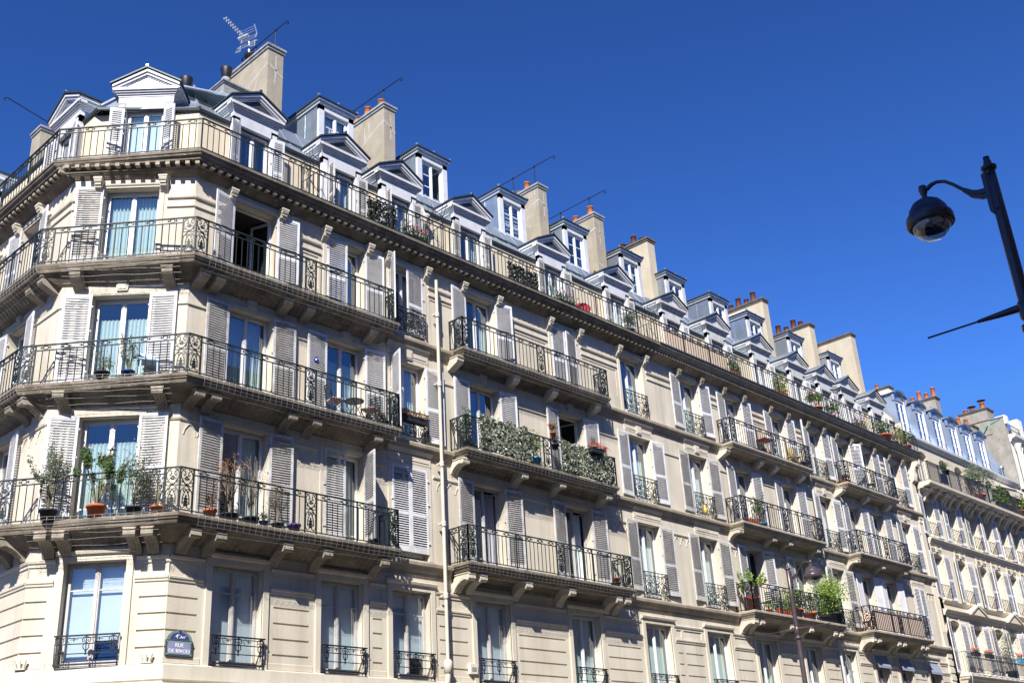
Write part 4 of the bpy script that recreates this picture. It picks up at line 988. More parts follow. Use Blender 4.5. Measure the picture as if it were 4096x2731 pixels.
def dormer_lower(house, fac, u, wk, aged_=False, angs=(10, 12), shut='white_paint', op=None, tymp='zinc'):
    wp = 'white_paint_aged' if aged_ else 'white_paint'
    m = MB()
    hw = .5; H0 = 1.98
    # mats 0 white, 1 zinc cheeks, 2 dark edge, 3 tympanum, 4 interior
    for s_ in (-1, 1):
        a, b = sorted((s_ * .5, s_ * .72)); m.box(a, b, 0, .14, 0, 2.2, 0)
        a, b = sorted((s_ * .54, s_ * .68)); m.box(a, b, -.025, 0, .05, 2.1, 0)
        a, b = sorted((s_ * .64, s_ * .70)); m.box(a, b, .14, 1.7, 0, 2.35, 1)
    m.box(-.72, .72, 0, .14, H0, 2.36, 0); m.box(-.5, .5, .02, .34, 0, .05, 0)
    m.box(-.5, .5, .14, 1.5, H0 + .02, H0 + .05, 0)
    # dark room inside
    m.quad((-.62, 1.5, 0), (.62, 1.5, 0), (.62, 1.5, 2.1), (-.62, 1.5, 2.1), 4); m.quad((-.63, .2, 0), (-.63, 1.5, 0), (-.63, 1.5, 2.1), (-.63, .2, 2.1), 4); m.quad((.63, .2, 0), (.63, 1.5, 0), (.63, 1.5, 2.1), (.63, .2, 2.1), 4)
    # entablature (returns along both cheeks)
    def band(o, z0, z1, mi=0): m.box(-.72 - o, .72 + o, -o, 1.15, z0, z1, mi)
    band(.015, 2.36, 2.42); band(.05, 2.42, 2.47); band(.09, 2.47, 2.52); band(.13, 2.52, 2.60)
    # pediment
    ze, za, W = 2.60, 3.04, .86
    m.prism_y([(-W, ze), (W, ze), (0, za)], -.04, 1.6, 3)
    for s_ in (-1, 1):
        for (t0, t1, y0) in ((0.0, .07, -.15), (.07, .14, -.11), (.14, .18, -.07)):
            # raking cornice pieces, offset down perpendicular
            m.add([(s_ * (W + .02), y0, ze + .10 - t0 * 1.1), (0, y0, za + .12 - t0 * 1.1), (0, y0, za + .12 - t1 * 1.1), (s_ * (W + .02), y0, ze + .10 - t1 * 1.1),
                   (s_ * (W + .02), .1, ze + .10 - t0 * 1.1), (0, .1, za + .12 - t0 * 1.1), (0, .1, za + .12 - t1 * 1.1), (s_ * (W + .02), .1, ze + .10 - t1 * 1.1)],
                  [(0, 1, 2, 3), (4, 7, 6, 5), (0, 4, 5, 1), (3, 2, 6, 7), (0, 3, 7, 4), (1, 5, 6, 2)] if s_ < 0 else [(3, 2, 1, 0), (5, 6, 7, 4), (1, 5, 4, 0), (7, 6, 2, 3), (4, 7, 3, 0), (2, 6, 5, 1)], 0)
        # roof plane with dark edge
        a = (s_ * (W + .07), -.19, ze + .095); b = (0, -.19, za + .15); c = (0, 1.9, za + .15); d = (s_ * (W + .07), 1.25, ze + .095)
        up = Vector((0, 0, .045)); A, Bq, Cq, D = [Vector(q) for q in (a, b, c, d)]
        m.add([A, Bq, Cq, D, A + up, Bq + up, Cq + up, D + up], [(0, 1, 2, 3), (4, 7, 6, 5), (0, 4, 5, 1), (0, 3, 7, 4), (1, 5, 6, 2), (2, 6, 7, 3)], 2)
        m.add([A + up * 1.08, Bq + up * 1.08, Cq + up * 1.08, D + up * 1.08], [(0, 1, 2, 3)], 1)
        # eave return below the roof edge along the cheek
        x0_, x1_ = sorted((s_ * .78, s_ * (W + .03))); m.box(x0_, x1_, -.10, 1.15, ze - .0, ze + .085, 0)
    m.tube([(0, -.19, za + .21), (0, 1.9, za + .21)], .03, 6, 1)
    m.box(-.035, .035, -.19, -.11, za + .19, za + .245, 1)
    p = fp(fac, u, 17.44, .19); l = house.location
    d = m.build('dormer', [wp, 'zinc', 'zinc_dark', tymp, 'interior'], house, (p[0] - l.x, p[1] - l.y, p[2] - l.z), frz(fac))
    fr, pn, cu, lf = window_meshes(1.0, H0, wk, 'frame', None, op)
    link('window_frame', fr, d, (-.5, .16, 0));
    if pn: link('pane', pn, d, (-.5, .16, 0))
    if cu: link('curtain', cu, d, (-.5, .16, 0))
    if lf: link('open_leaf', lf[0], d, (.45, .18, 0), rad(-75)); link('pane', lf[1], d, (.45, .18, 0), rad(-75))
    for sd, ang, mt in (('L', angs[0], shut), ('R', angs[1], shut)):
        if ang is None: continue
        me = shutter_mesh(.36, H0 - .06, sd, mt); s_ = 1 if sd == 'R' else -1
        link('shutter', me, d, (s_ * .52, -.03, .04), rad(-ang if sd == 'R' else ang))
    return d
for (u, wk, ag, an, sh) in DL: dormer_lower(HH(u), 'long', u, wk, ag, an, sh, tymp='zinc_dark' if u < XS else 'white_paint_aged')
dormer_lower(house1, 'cham', 1.52, 'blind', 0, (14, 28), 'white_paint', tymp='zinc_bright')
dormer_lower(house1, 'left', CX + LF - 3.55, 'none', 0, (14, 10), 'white_paint', tymp='zinc')
dormer_lower(house1, 'left', CX + LF - 8.6, 'full', 0, (14, 10), 'white_paint', tymp='zinc')

def dormer_upper(house, u, wk, blue, op=None, aged_=False, w2=.66):
    m = MB()
    wp = 'white_paint_aged' if aged_ else 'white_paint'
    z1 = 1.68; D = 3.2
    for s_ in (-1, 1):
        a, b = sorted((s_ * w2, s_ * (w2 - .03))); m.box(a, b, .06, D, -1.0, z1 + .1, 1)
        for yy in (.75, 1.4, 2.1): m.box(*(sorted((s_ * w2, s_ * (w2 + .012)))), yy, yy + .025, -.5, z1 + .05, 1)
        a, b = sorted((s_ * w2 + s_ * .02, s_ * .48)); m.box(a, b, 0, .10, -.02, z1, 0)
    m.box(-w2 - .02, w2 + .02, 0, .10, z1 - .17, z1 + .02, 0); m.box(-w2 - .02, w2 + .02, -.02, .10, -.12, .02, 0)
    m.box(-.5, .5, -.05, .12, .0, .04, 0)
    m.quad((-.62, 1.6, 0), (.62, 1.6, 0), (.62, 1.6, z1), (-.62, 1.6, z1), 4)
    # roof: overhanging low hipped slab
    m.box(-w2 - .05, w2 + .05, -.05, D, z1 + .02, z1 + .10, 0); m.box(-w2 - .09, w2 + .09, -.10, D, z1 + .10, z1 + .19, 1)
    m.box(-w2 - .12, w2 + .12, -.13, D, z1 + .19, z1 + .235, 2)
    W = w2 + .12
    m.add([(-W, -.13, z1 + .237), (W, -.13, z1 + .237), (W, D, z1 + .237), (-W, D, z1 + .237), (0, .75, z1 + .36), (0, D, z1 + .36)], [(0, 1, 4), (1, 2, 5, 4), (0, 4, 5, 3), (2, 3, 5)], 1)
    for q in ((-W + .02, -.1), (W - .02, -.1), (0, -.1)): m.box(q[0] - .03, q[0] + .03, q[1] - .02, q[1] + .05, z1 + .23, z1 + .30, 1)
    # flashing skirt
    m.box(-w2 - .10, w2 + .10, -.07, .3, -.24, -.10, 2)
    l = house.location
    d = m.build('dormer', [wp, 'zinc_bright' if blue else 'zinc', 'zinc_dark', 'zinc', 'interior'], house, (u - l.x, 1.62 - l.y, 21.0 - l.z), 0)
    fr, pn, cu, lf = window_meshes(.96, z1 - .19, wk, 'frame', (.36, .66), op)
    link('window_frame', fr, d, (-.48, .09, .03))
    if pn: link('pane', pn, d, (-.48, .09, .03))
    if cu: link('curtain', cu, d, (-.48, .09, .03))
    if lf: link('open_leaf', lf[0], d, (.435, .11, .03), rad(-80)); link('pane', lf[1], d, (.435, .11, .03), rad(-80))
    return d
for (u, wk, bl, op, ag) in [(5.65, 'white', 1, None, 0), (9.75, 'none', 1, 'half', 0), (13.70, 'stripe', 1, None, 0), (17.25, 'none', 1, None, 0), (20.72, 'full', 0, None, 1), (23.8, 'none', 0, None, 1), (27.1, 'grey', 0, None, 1), (30.1, 'none', 0, None, 1), (33.75, 'none', 0, None, 1), (37.65, 'white', 0, None, 1)]:
    dormer_upper(HH(u), u, wk, bl, op, ag)

# ------------------------------------------------------------ chimneys
def chimney(house, x0, x1, y0, y1, z0, z1, mat, cap, pots, potm='terracotta', rail=None, patches=0, seed=1, capt=.17, capo=.07):
    rnd = random.Random(seed); l = house.location
    m = MB(); m.box(x0, x1, y0, y1, z0, z1 - capt, 0)
    def patch_x(pts, wd):   # on the x0 face, pts (y,z)
        for (a, b) in zip(pts[:-1], pts[1:]):
            d = Vector((0, b[0] - a[0], b[1] - a[1])); L = d.length; n_ = max(2, int(L / .12)); 
            prev = None
            for k in range(n_ + 1):
                t = k / n_; c = Vector((x0 - .004, a[0], a[1])) + d * t; pr_ = Vector((0, -d.z, d.y)).normalized() * wd * rnd.uniform(.35, .9)
                cur = (c + pr_ + Vector((0, rnd.uniform(-.01, .01), rnd.uniform(-.015, .015))), c - pr_)
                if prev: m.add([prev[0], cur[0], cur[1], prev[1]], [(0, 1, 2, 3)], 1)
                prev = cur
    def patch_y(pts, wd):   # on the front face, pts (x,z)
        for (a, b) in zip(pts[:-1], pts[1:]):
            d = Vector((b[0] - a[0], 0, b[1] - a[1])); L = d.length; n_ = max(2, int(L / .12)); prev = None
            for k in range(n_ + 1):
                t = k / n_; c = Vector((a[0], y0 - .004, a[1])) + d * t; pr_ = Vector((-d.z, 0, d.x)).normalized() * wd * rnd.uniform(.35, .9)
                cur = (c + pr_, c - pr_)
                if prev: m.add([prev[0], cur[0], cur[1], prev[1]], [(0, 1, 2, 3)], 1)
                prev = cur
    if patches:
        T = z1
        patch_x([(y0 + 1.3, T - 1.3), (y0 + .9, T - 1.05), (y0 + .4, T - .85), (y0, T - .72)], .05)
        patch_y([(x0, T - .72), (x0 + .25, T - .85), (x1, T - 1.05)], .045); patch_y([(x0 + .28, T - .35), (x0 + .3, T - .85), (x0 + .27, T - 1.4)], .045)
        patch_y([(x0 + .05, T - 2.3), (x0 + .3, T - 2.4), (x1, T - 2.7)], .07)
        if patches > 1: patch_x([(y0 + 1.05, T - .5), (y0 + 1.0, T - 1.05)], .035); patch_x([(y0 + .8, T - .4), (y0 + .78, T - .9)], .035)
        else: patch_x([(y0 + .15, T - .25), (y0 + .2, T - .45)], .05); patch_x([(y0 + .55, T - 1.15), (y0 + .75, T - 1.55), (y0 + .5, T - 1.75)], .04)
    ch = bw('chimney', m, [mat, 'mortar_patch'], house)
    m = MB(); o = capo; m.box(x0 - o, x1 + o, y0 - o, y1 + o, z1 - capt * .45, z1); m.box(x0 - o * .5, x1 + o * .5, y0 - o * .5, y1 + o * .5, z1 - capt, z1 - capt * .45)
    m.build('cap', cap, ch)
    for (px_, py, hh, r) in pots:
        m = MB(); m.lathe([(r * 1.02, 0), (r * .86, hh * .93), (r * .98, hh * .94), (r * .98, hh), (r * .80, hh), (r * .78, hh * .5)], n=14); m.lathe([(.001, hh * .6), (r * .8, hh * .6)], n=14)
        m.build('chimney_pot', potm, ch, (px_, py, z1))
    if rail:
        ya, yb, posts, hz = rail; m = MB(); xm = (x0 + x1) / 2 if rail[0] < 90 else x0
        m.tube([(xm, yb, z1 + hz - .12), (xm, yb + .05, z1 + hz - .16), (xm, yb + .13, z1 + hz - .10), (xm, yb + .08, z1 + hz), (xm, yb - .05, z1 + hz), (xm, ya + .05, z1 + hz), (xm, ya - .07, z1 + hz - .02), (xm, ya - .10, z1 + hz - .09), (xm, ya - .05, z1 + hz - .14), (xm, ya, z1 + hz - .10)], .018, 6)
        for p_ in posts: m.tube([(xm, p_, z1 - .02), (xm, p_, z1 + hz)], .018, 6); m.obox((xm, p_, z1 + hz), (.03, 0, 0), (0, .03, 0), (0, 0, .03))
        m.build('safety_rail', 'iron_black', ch)
    return ch
c1_ = chimney(house1, 3.30, 3.86, 2.03, 4.9, 20.3, 24.36, 'render_tan', 'cap_stone', [(3.6, 2.95, .22, .12)], rail=(1.5, 3.85, (2.1, 3.2), .70), patches=1, seed=1)
m = MB(); m.lathe([(.10, 0), (.10, .35), (.20, .37), (.24, .5), (.24, .52), (.001, .52)], (3.6, 3.45, 24.36), 14); m.build('vent_pot', 'iron_black', c1_)
chimney(house1, 7.98, 8.46, 2.05, 4.6, 20.3, 24.42, 'render_tan', 'cap_stone', [(8.2, 2.45, .40, .13), (8.1, 3.05, .36, .13), (8.32, 3.0, .20, .12), (8.1, 3.65, .30, .12)], rail=(1.45, 4.4, (2.35, 4.0), .80), patches=2, seed=2)
chimney(house1, 15.70, 16.18, 2.03, 4.6, 20.3, 24.40, 'render_tan', 'cap_stone', [(15.9, 2.75, .42, .13), (15.9, 3.2, .2, .13), (15.95, 3.65, .3, .12)], rail=(1.35, 5.6, (2.35, 3.5), 1.0), patches=1, seed=3)
chimney(house1, 19.08, 19.66, 2.03, 4.6, 20.3, 24.40, 'render_tan', 'cap_stone', [(19.3, 2.35, .46, .14), (19.4, 2.75, .2, .14), (19.3, 3.15, .34, .14), (19.4, 3.6, .2, .13)], rail=(1.6, 5.4, (2.4, 4.0), .95), patches=2, seed=4)
chimney(house2, 22.78, 23.28, 2.1, 4.9, 20.3, 24.62, 'render_beige', 'cap_dark', [(23.0, 2.95, .48, .13), (23.1, 2.6, .28, .11), (22.95, 3.55, .3, .13), (23.0, 3.3, .2, .12)], 'terracotta_dark', seed=5)
chimney(house2, 31.86, 32.36, 2.02, 5.6, 20.3, 24.55, 'render_beige', 'cap_dark', [(32.0, 2.55, .52, .14), (32.0, 2.95, .28, .13), (32.0, 3.4, .5, .14), (32.0, 3.85, .28, .13), (32.0, 4.4, .5, .14)], 'terracotta_dark', seed=6)
chimney(house2, 36.42, 36.92, 2.05, 5.3, 20.3, 24.56, 'render_beige', 'cap_dark', [(36.6, 2.6, .3, .13), (36.6, 3.0, .52, .15), (36.6, 3.45, .28, .14), (36.6, 3.9, .52, .15)], 'terracotta_dark', seed=7)
c8_ = chimney(house2, 40.42, 40.92, 1.75, 3.7, 18.2, 25.05, 'render_beige', 'cap_dark', [], seed=8)
chimney(house2, 40.44, 40.90, 3.72, 5.2, 18.2, 25.0, 'render_beige', 'cap_dark', [(40.6, 4.1, .55, .15), (40.6, 4.6, .5, .15)], 'terracotta_dark', seed=9)
m = MB(); m.lathe([(.10, 0), (.10, .2), (.13, .22), (.13, .42), (.20, .44), (.22, .5), (.001, .5)], (36.6, 4.6, 24.56), 14); m.build('roof_vent', 'cap_stone', house2, (-19, 0, 0))
# roof vents behind the corner dormer
for (x, y, z, r) in ((1.15, 3.0, 21.85, .15), (2.46, 3.0, 22.9, .14)):
    m = MB(); m.lathe([(r * .8, -.7), (r * .8, 0), (r * 1.05, .03), (r, .20), (r * .8, .26), (r * 1.0, .32), (r * 1.3, .56), (r * 1.28, .60), (r * .9, .5)], (0, 0, 0), 16)
    m.lathe([(r * .82, .24), (r * 1.02, .32), (r * 1.34, .56), (r * 1.32, .62), (r * .9, .52)], (0, 0, 0), 16, 1); m.lathe([(r * .84, -.02), (r * 1.10, .03), (r * 1.04, .10)], (0, 0, 0), 16, 1)
    m.build('roof_vent', ['cap_stone', 'iron_black'], house1, (x, y, z))
chimney(house1, 2.25, 3.1, 2.75, 3.5, 20.9, 22.85, 'cap_stone', 'cap_stone', [], seed=12, capt=.1)
# left-street chimney
chimney(house1, -.64 - .0, 1.6, 8.7, 9.35, 20.3, 22.95, 'render_tan', 'cap_stone', [(-.2, 9.0, .3, .14), (.3, 9.0, .3, .14)], rail=None, seed=11, capt=.15)
m = MB(); m.tube([(-1.75, 9.0, 23.55), (-1.80, 9.0, 23.62), (-1.70, 9.0, 23.68), (-.2, 9.0, 23.35)], .02, 6); m.tube([(-.2, 9.0, 23.35), (-.2, 9.0, 22.9)], .02, 6); m.build('safety_rail', 'iron_black', house1)

# ------------------------------------------------------------ drainpipes
def pipe(house, x, z0, z1, mat, collars, r=.048, y=-.215, foot=False):
    m = MB(); m.tube([(x, y, z0), (x, y, z1)], r, 12, smooth=True)
    for z in collars: m.lathe([(r, -.09), (r + .02, -.08), (r + .022, -.02), (r + .012, 0), (r + .022, .02), (r + .02, .06), (r, .08)], (x, y, z), 14); m.box(x - .1, x + .1, y, y + .12, z - .02, z + .02)
    if foot: m.lathe([(.001, -.2), (.11, -.18), (.12, .1), (.07, .16)], (x, y, z0 + .25), 14); m.tube([(x, y, z0 + .1), (x - .05, y - .02, z0 - .15), (x - .02, y + .1, z0 - .35)], .075, 10, smooth=True)
    bw('drainpipe', m, mat, house)
pipe(house1, 8.02, 5.3, 16.75, 'pipe', (7.35, 9.3, 11.0, 13.4, 15.6), foot=True)
pipe(house2, 29.38, .2, 17.05, 'pipe_grey', (6.0, 9.2, 12.0, 15.0))
# chapel-like rainwater head on the attic balcony and spiked dividers are built as parts
def spikes(house, x):
    m = MB(); y0, y1 = -.50, .34
    m.tube([(x, y0, S5), (x, y0, S5 + 1.25)], .016, 4); m.tube([(x, y1, S5), (x, y1, S5 + 1.5)], .016, 4)
    m.tube([(x, y0, S5 + 1.2), (x, -.2, S5 + 1.55), (x, y1, S5 + 1.5)], .014, 4); m.tube([(x, y0, S5 + .9), (x, y1, S5 + .9)], .012, 4)
    for k in range(7): y = y0 + (y1 - y0) * k / 6; m.tube([(x, y, S5 + 1.1), (x - .05, y - (.3 if k < 2 else 0), S5 + 1.9 - .1 * abs(k - 3))], .011, 4, r2=.004)
    for k in range(5): y = y0 + (y1 - y0) * (k + .5) / 5; m.tube([(x, y, S5), (x, y, S5 + .9)], .009, 4)
    m.tube([(x, y0, S5 + .1), (x - .2, y0 + .2, S5 + .65), (x, y0 + .1, S5 + 1.1)], .012, 4)
    bw('spiked_divider', m, 'iron_black', house)
spikes(house1, 3.45); spikes(house1, 8.1); spikes(house1, 18.9); spikes(house2, 33.0)
m = MB(); m.lathe([(.055, -1.35), (.055, -.2), (.09, -.18), (.09, -.1), (.17, .1), (.18, .16), (.14, .16)], (8.0, .2, 19.0), 12); m.tube([(8.0, .2, 19.2), (7.95, .25, 19.45), (7.6, .5, 19.75)], .05, 8); bw('rainwater_head', m, 'pipe', house1)
# small wall details: vents, finger brackets beside the corner
m = MB(); m.box(8.95, 9.22, -.10, .0, 5.42, 5.68)
for k in range(4): m.box(9.0, 9.17, -.104, -.10, 5.48 + k * .03, 5.492 + k * .03, 1)
bw('wall_vent', m, ['string', 'shopfront'], house1)
for u in (.10, CH - .33):
    m = MB(); m.box(-.11, .11, -.10, 0, .0, .025)
    for a, t in ((-.09, -.02), (0, 0), (.09, .02)): m.tube([(a * .8, -.08, .02), (a * 1.2 + t, -.10, .19)], .026, 8)
    p = fp('cham', u, 5.19, 0); m.build('stone_bracket', 'string', house1, p, -PI / 4)

# ============================================================ third house (blue mansard) and fourth house (grey party wall)
house3 = empty('apartment_building', (41, 0, 0), 0, 'pale stone apartment building with a blue zinc mansard of arched dormers', 'building')
def b3(name, mb, mats, rel=True): return mb.build(name, mats, house3, (-41, 0, 0))
X3, X4 = 40.95, 55.95
R5 = [41.45, 44.20, 46.92, 48.86, 51.02, 52.92, 54.75]
R4 = [41.42, 44.20, 46.92, 48.86, 51.02, 52.92, 54.75]
R3 = [41.70, 44.42, 47.1, 48.98, 51.1, 52.95, 54.75]
W3 = 1.14
holes = []
rows = [(R5, 13.65, 15.62), (R4, 10.56, 12.78), (R3, 7.1, 9.52), ([42.49, 45.03, 46.99, 49.0, 51.2, 53.4], 16.3, 18.28)]
for r, z0, z1 in rows[:3]:
    for x in r: holes.append((x - W3 / 2, x + W3 / 2, z0, z1, .34, 'room'))
for x in [41.6, 43.6, 45.9, 48.6, 51.0, 53.6]: holes.append((x - .6, x + .6, 3.9, 6.1, .3, 'room'))
mb = MB(); wall(mb, X3, X4, 0, 16.1, holes, 0, 0)
holes = [(x - .52, x + .52, 16.35, 18.28, .3, 'room') for x in rows[3][0]]
wall(mb, X3, X4, 16.1, 18.85, holes, 0, 0.12)
def arch_fill(mb, x, w, z1, y, rise=.16, dep=.34):
    n = 8; top = [(x + w / 2 * (2 * k / n - 1), z1 - rise * (2 * k / n - 1) ** 2) for k in range(n + 1)]
    pr = top + [(x + w / 2, z1 + .004), (x - w / 2, z1 + .004)]
    vs = [(a, y + .003, b) for a, b in top]; 
    for k in range(n):
        a, b = top[k], top[k + 1]
        mb.quad((a[0], y + .003, a[1]), (b[0], y + .003, b[1]), (b[0], y + .003, z1 + .003), (a[0], y + .003, z1 + .003))
        mb.quad((a[0], y + .003, a[1]), (a[0], y + dep, a[1]), (b[0], y + dep, b[1]), (b[0], y + .003, b[1]))
for r, z0, z1 in rows[:3]:
    for x in r: arch_fill(mb, x, W3, z1, 0)
for x in rows[3][0]: arch_fill(mb, x, 1.04, 18.28, .12, .2, .3)
for r, z0, z1 in rows[:3]:
    for x in r:
        for sg in (-1, 1): mb.box(*sorted((x + sg * (W3 / 2 + .004), x + sg * (W3 / 2 + .10))), -.025, .02, z0, z1 - .05)
b3('wall', mb, ['stone3', 'interior'])
mb = MB(); mb.quad((X3, 12, 0), (X4, 12, 0), (X4, 12, 19.4), (X3, 12, 19.4)); mb.quad((X4, 0.1, 0), (X4, 12, 0), (X4, 12, 20.5), (X4, 0.1, 18)); b3('rear_wall', mb, 'stone3')
# strings, sills, pediment band
def st3(z, h, out, x0=X3, x1=X4, name='string_course', mat='string'):
    mb = MB(); molding(mb, x0, x1, [(0, z - h), (out * .3, z - h * .9), (out * .45, z - h * .6), (out * .85, z - h * .3), (out, z - h * .2), (out, z - .02), (0, z)]); return mb
b3('string_course', st3(13.52, .32, .20, 40.75), 'string'); b3('string_course', st3(10.50, .14, .13), 'string'); b3('string_course', st3(10.06, .30, .22, 40.75), 'string'); b3('string_course', st3(6.3, .2, .12), 'string')
for xc in (44.3, 49.0, 53.0):
    mb = MB(); W = .95
    mb.prism_y([(xc - W, 9.98), (xc + W, 9.98), (xc + W, 10.06), (xc, 10.42), (xc - W, 10.06)], -.30, .0)
    for sg in (-1, 1):
        a = (xc + sg * (W + .06), 10.05); c = (xc, 10.50); t = .09
        v = [(a[0], -.36, a[1]), (c[0], -.36, c[1]), (c[0], -.36, c[1] - t), (a[0], -.36, a[1] - t), (a[0], 0, a[1]), (c[0], 0, c[1]), (c[0], 0, c[1] - t), (a[0], 0, a[1] - t)]
        mb.add(v, [(0, 1, 2, 3), (0, 4, 5, 1), (3, 2, 6, 7), (0, 3, 7, 4)])
    b3('pediment', mb, 'stone3')
# lintel ornaments between rows
for x in R4:
    mb = MB(); mb.prism_y([(x - .07, 12.86), (x + .07, 12.86), (x + .10, 13.12), (x - .10, 13.12)], -.07, .01)
    for sg in (-1, 1):
        a, b = sorted((x + sg * .14, x + sg * .58)); mb.box(a, b, -.04, .01, 13.0, 13.05); mb.box(a, b, -.03, .01, 12.90, 12.93)
        a, b = sorted((x + sg * .60, x + sg * .66)); mb.box(a, b, -.035, .01, 12.6, 13.2)
    b3('lintel', mb, 'stone3')
for x in R5 + R3:
    for zz in ((15.62,) if x in R5 and x not in R3 else (9.52,) if x not in R5 else (15.62, 9.52)):
        mb = MB()
        for sg in (-1, 1): a, b = sorted((x + sg * .60, x + sg * .65)); mb.box(a, b, -.035, .01, zz - .4, zz + .35)
        mb.tube([(x + .66 * (2 * k / 8 - 1), -.015, zz + .06 - .17 * (2 * k / 8 - 1) ** 2) for k in range(9)], .022, 4)
        b3('window_surround', mb, 'stone3')
# cornice with modillions and terrace slab
mb = MB(); molding(mb, X3 - .15, X4, [(0, 15.86), (.05, 15.88), (.08, 15.98), (.30, 16.0), (.30, 16.05), (.60, 16.08), (.62, 16.12), (.70, 16.15), (.72, 16.28), (.0, 16.30)])
x = X3 + .1
while x < X4 - .1:
    mb.box(x, x + .09, -.42, -.05, 15.9, 15.99, 0); x += .21
x = X3 + .25; k = 0
while x < X4 - .2:
    for dx in ((0, .32) if k % 3 == 2 else (0,)):
        mb.prism_x([(0, 16.0), (-.55, 16.0), (-.56, 15.92), (-.50, 15.86), (-.38, 15.84), (-.28, 15.72), (-.16, 15.60), (-.08, 15.45), (0, 15.40)], x + dx, x + dx + .17, 0)
    x += .92; k += 1
cor3 = b3('cornice', mb, ['string'])
def dense_rail(parent, x0, x1, y, z, h, sp, mat='iron_black', loc=(0, 0, 0), ret=None):
    mb = MB(); r = .011
    mb.box(x0, x1, y - .02, y + .02, z + h - .02, z + h); mb.box(x0, x1, y - .012, y + .012, z + h - .20, z + h - .185); mb.box(x0, x1, y - .012, y + .012, z + .05, z + .065)
    n = int((x1 - x0) / sp); r = .015
    for k in range(n + 1):
        x = x0 + (x1 - x0) * k / n; mb.tube([(x, y, z + .06), (x, y, z + h - .19)], r, 4, cap=False)
        if k % 10 == 0: mb.box(x - .02, x + .02, y - .02, y + .02, z, z + h)
    n = int((x1 - x0) / .16)
    for k in range(n):
        x = x0 + (x1 - x0) * (k + .5) / n
        mb.tube([(x + .065 * math.cos(t * PI / 4), y, z + h - .105 + .065 * math.sin(t * PI / 4)) for t in range(8)], .012, 4, closed=True); mb.tube([(x - .05, y, z + h - .105), (x + .05, y, z + h - .105)], .014, 4)
    if ret is not None:
        mb.box(x0 - .02, x0 + .02, y, ret, z + h - .02, z + h); mb.box(x0 - .01, x0 + .01, y, ret, z + .05, z + .065)
        n = int((ret - y) / sp)
        for k in range(n): mb.tube([(x0, y + (ret - y) * (k + .5) / n, z + .06), (x0, y + (ret - y) * (k + .5) / n, z + h)], r, 4, cap=False)
    return mb.build('railing', mat, parent)
dense_rail(cor3, X3 - .02, X4 - .1, -.66, 16.29, 1.02, .125, ret=.1)
# third-storey balcony
mb = MB(); rings = []
for o, z in [(0, 0), (.53, 0), (.55, -.03), (.55, -.12), (.50, -.16), (.46, -.24), (.36, -.30), (.30, -.42), (.18, -.52), (.02, -.62)]:
    e = .55 - o; rings.append([(X3 + .05 + e * .5, 0, 7.05 + z), (X3 + .05 + e * .5, -o, 7.05 + z), (X4 - .2, -o, 7.05 + z)])
mb.loft(rings); bal3 = b3('balcony', mb, 'string')
mb = MB(); z, h = 7.05, 1.0; y = -.50; xa, xb = X3 + .12, X4 - .3
mb.box(xa, xb, y - .018, y + .018, z + h - .02, z + h); mb.box(xa, xb, y - .01, y + .01, z + .06, z + .075); mb.box(xa, xb, y - .01, y + .01, z + .2, z + .212); mb.box(xa - .018, xa + .018, y, .02, z + h - .02, z + h)
n = int((xb - xa) / .15)
for k in range(n):
    x = xa + (xb - xa) * k / n; d = .15
    mb.tube([(x, y, z + .06), (x, y, z + h - .2), (x + d * .2, y, z + h - .08), (x + d * .5, y, z + h - .03), (x + d * .8, y, z + h - .08), (x + d, y, z + h - .2)], .010, 4, cap=False)
    mb.tube([(x + d / 2 + .04 * math.cos(t * PI / 3), y, z + h - .26 + .05 * math.sin(t * PI / 3)) for t in range(6)], .009, 3, closed=True); mb.tube([(x + d / 2, y, z + .2), (x + d / 2, y, z + h - .31)], .007, 4)
for k in range(4): mb.tube([(xa, y + .12 * (k + .5), z + .06), (xa, y + .12 * (k + .5), z + h)], .010, 4)
mb.build('railing', 'iron_black', bal3)
mb = MB(); rnw = random.Random(4)    # white string wound along the slab edge
pts = [(xa + (xb - xa) * k / 70, -.56 - .02 * math.sin(k * 1.9), 7.04 + .035 * math.sin(k * 2.3)) for k in range(71)]
mb.tube(pts, .012, 4); mb.tube([(xa, -.55, 7.05), (xa + .02, -.57, 6.8), (xa + .1, -.50, 6.6), (xa + .25, -.3, 6.45)], .012, 4); mb.build('white_cord', 'letter', bal3)
# windows, shutters, guards
def w3(x, z0, z1, kind): 
    return window(house3, 'long', x, z0 + .02, W3, z1 - z0 - .02, kind, 'frame', (.5,), recess=.26)
A5 = [(6, 4), (4, 5), (5, 6), (9, 12), (8, 6), (12, 9), (6, 6)]; A4 = [(7, 6), (10, 12), (9, 13), (12, 8), (8, 12), (10, 10), (6, 6)]; A3 = [(12, 6), (5, 8), (4, 6), (6, 16), (8, 6), (6, 6), (6, 6)]
for (xs, z0, z1), AA, gg in ((rows[0], A5, 1), (rows[1], A4, 1), (rows[2], A3, 0)):
    for i, x in enumerate(xs):
        w3(x, z0, z1, ('right', 'none', 'white', 'right')[i % 4])
        hh = z1 - z0 + .02; lw = .58 if i < 3 else .54
        mt = 'shutter_aged' if (i * 7 + int(z0)) % 3 == 0 else 'shutter'
        shutter(house3, 'long', 'L', x, W3, z0 - .01, hh, lw, AA[i][0], mt); shutter(house3, 'long', 'R', x, W3, z0 - .01, hh, lw, AA[i][1], mt)
        if gg: guard(house3, 'long', x, z0 + .02, W3 - .1, .64, 2, 'iron_black')
for x in rows[3][0]:
    p = fp('long', x - .52, 16.36, .34)
    fr, pn, cu, lf = window_meshes(1.04, 1.9, 'none', 'frame', None, None); o = link('window', fr, house3, (p[0] - 41, p[1], p[2])); link('pane', pn, o)
for x in [41.6, 43.6, 45.9, 48.6, 51.0, 53.6]: window(house3, 'long', x, 3.92, 1.2, 2.15, 'none', 'frame', (.74,), recess=.2)
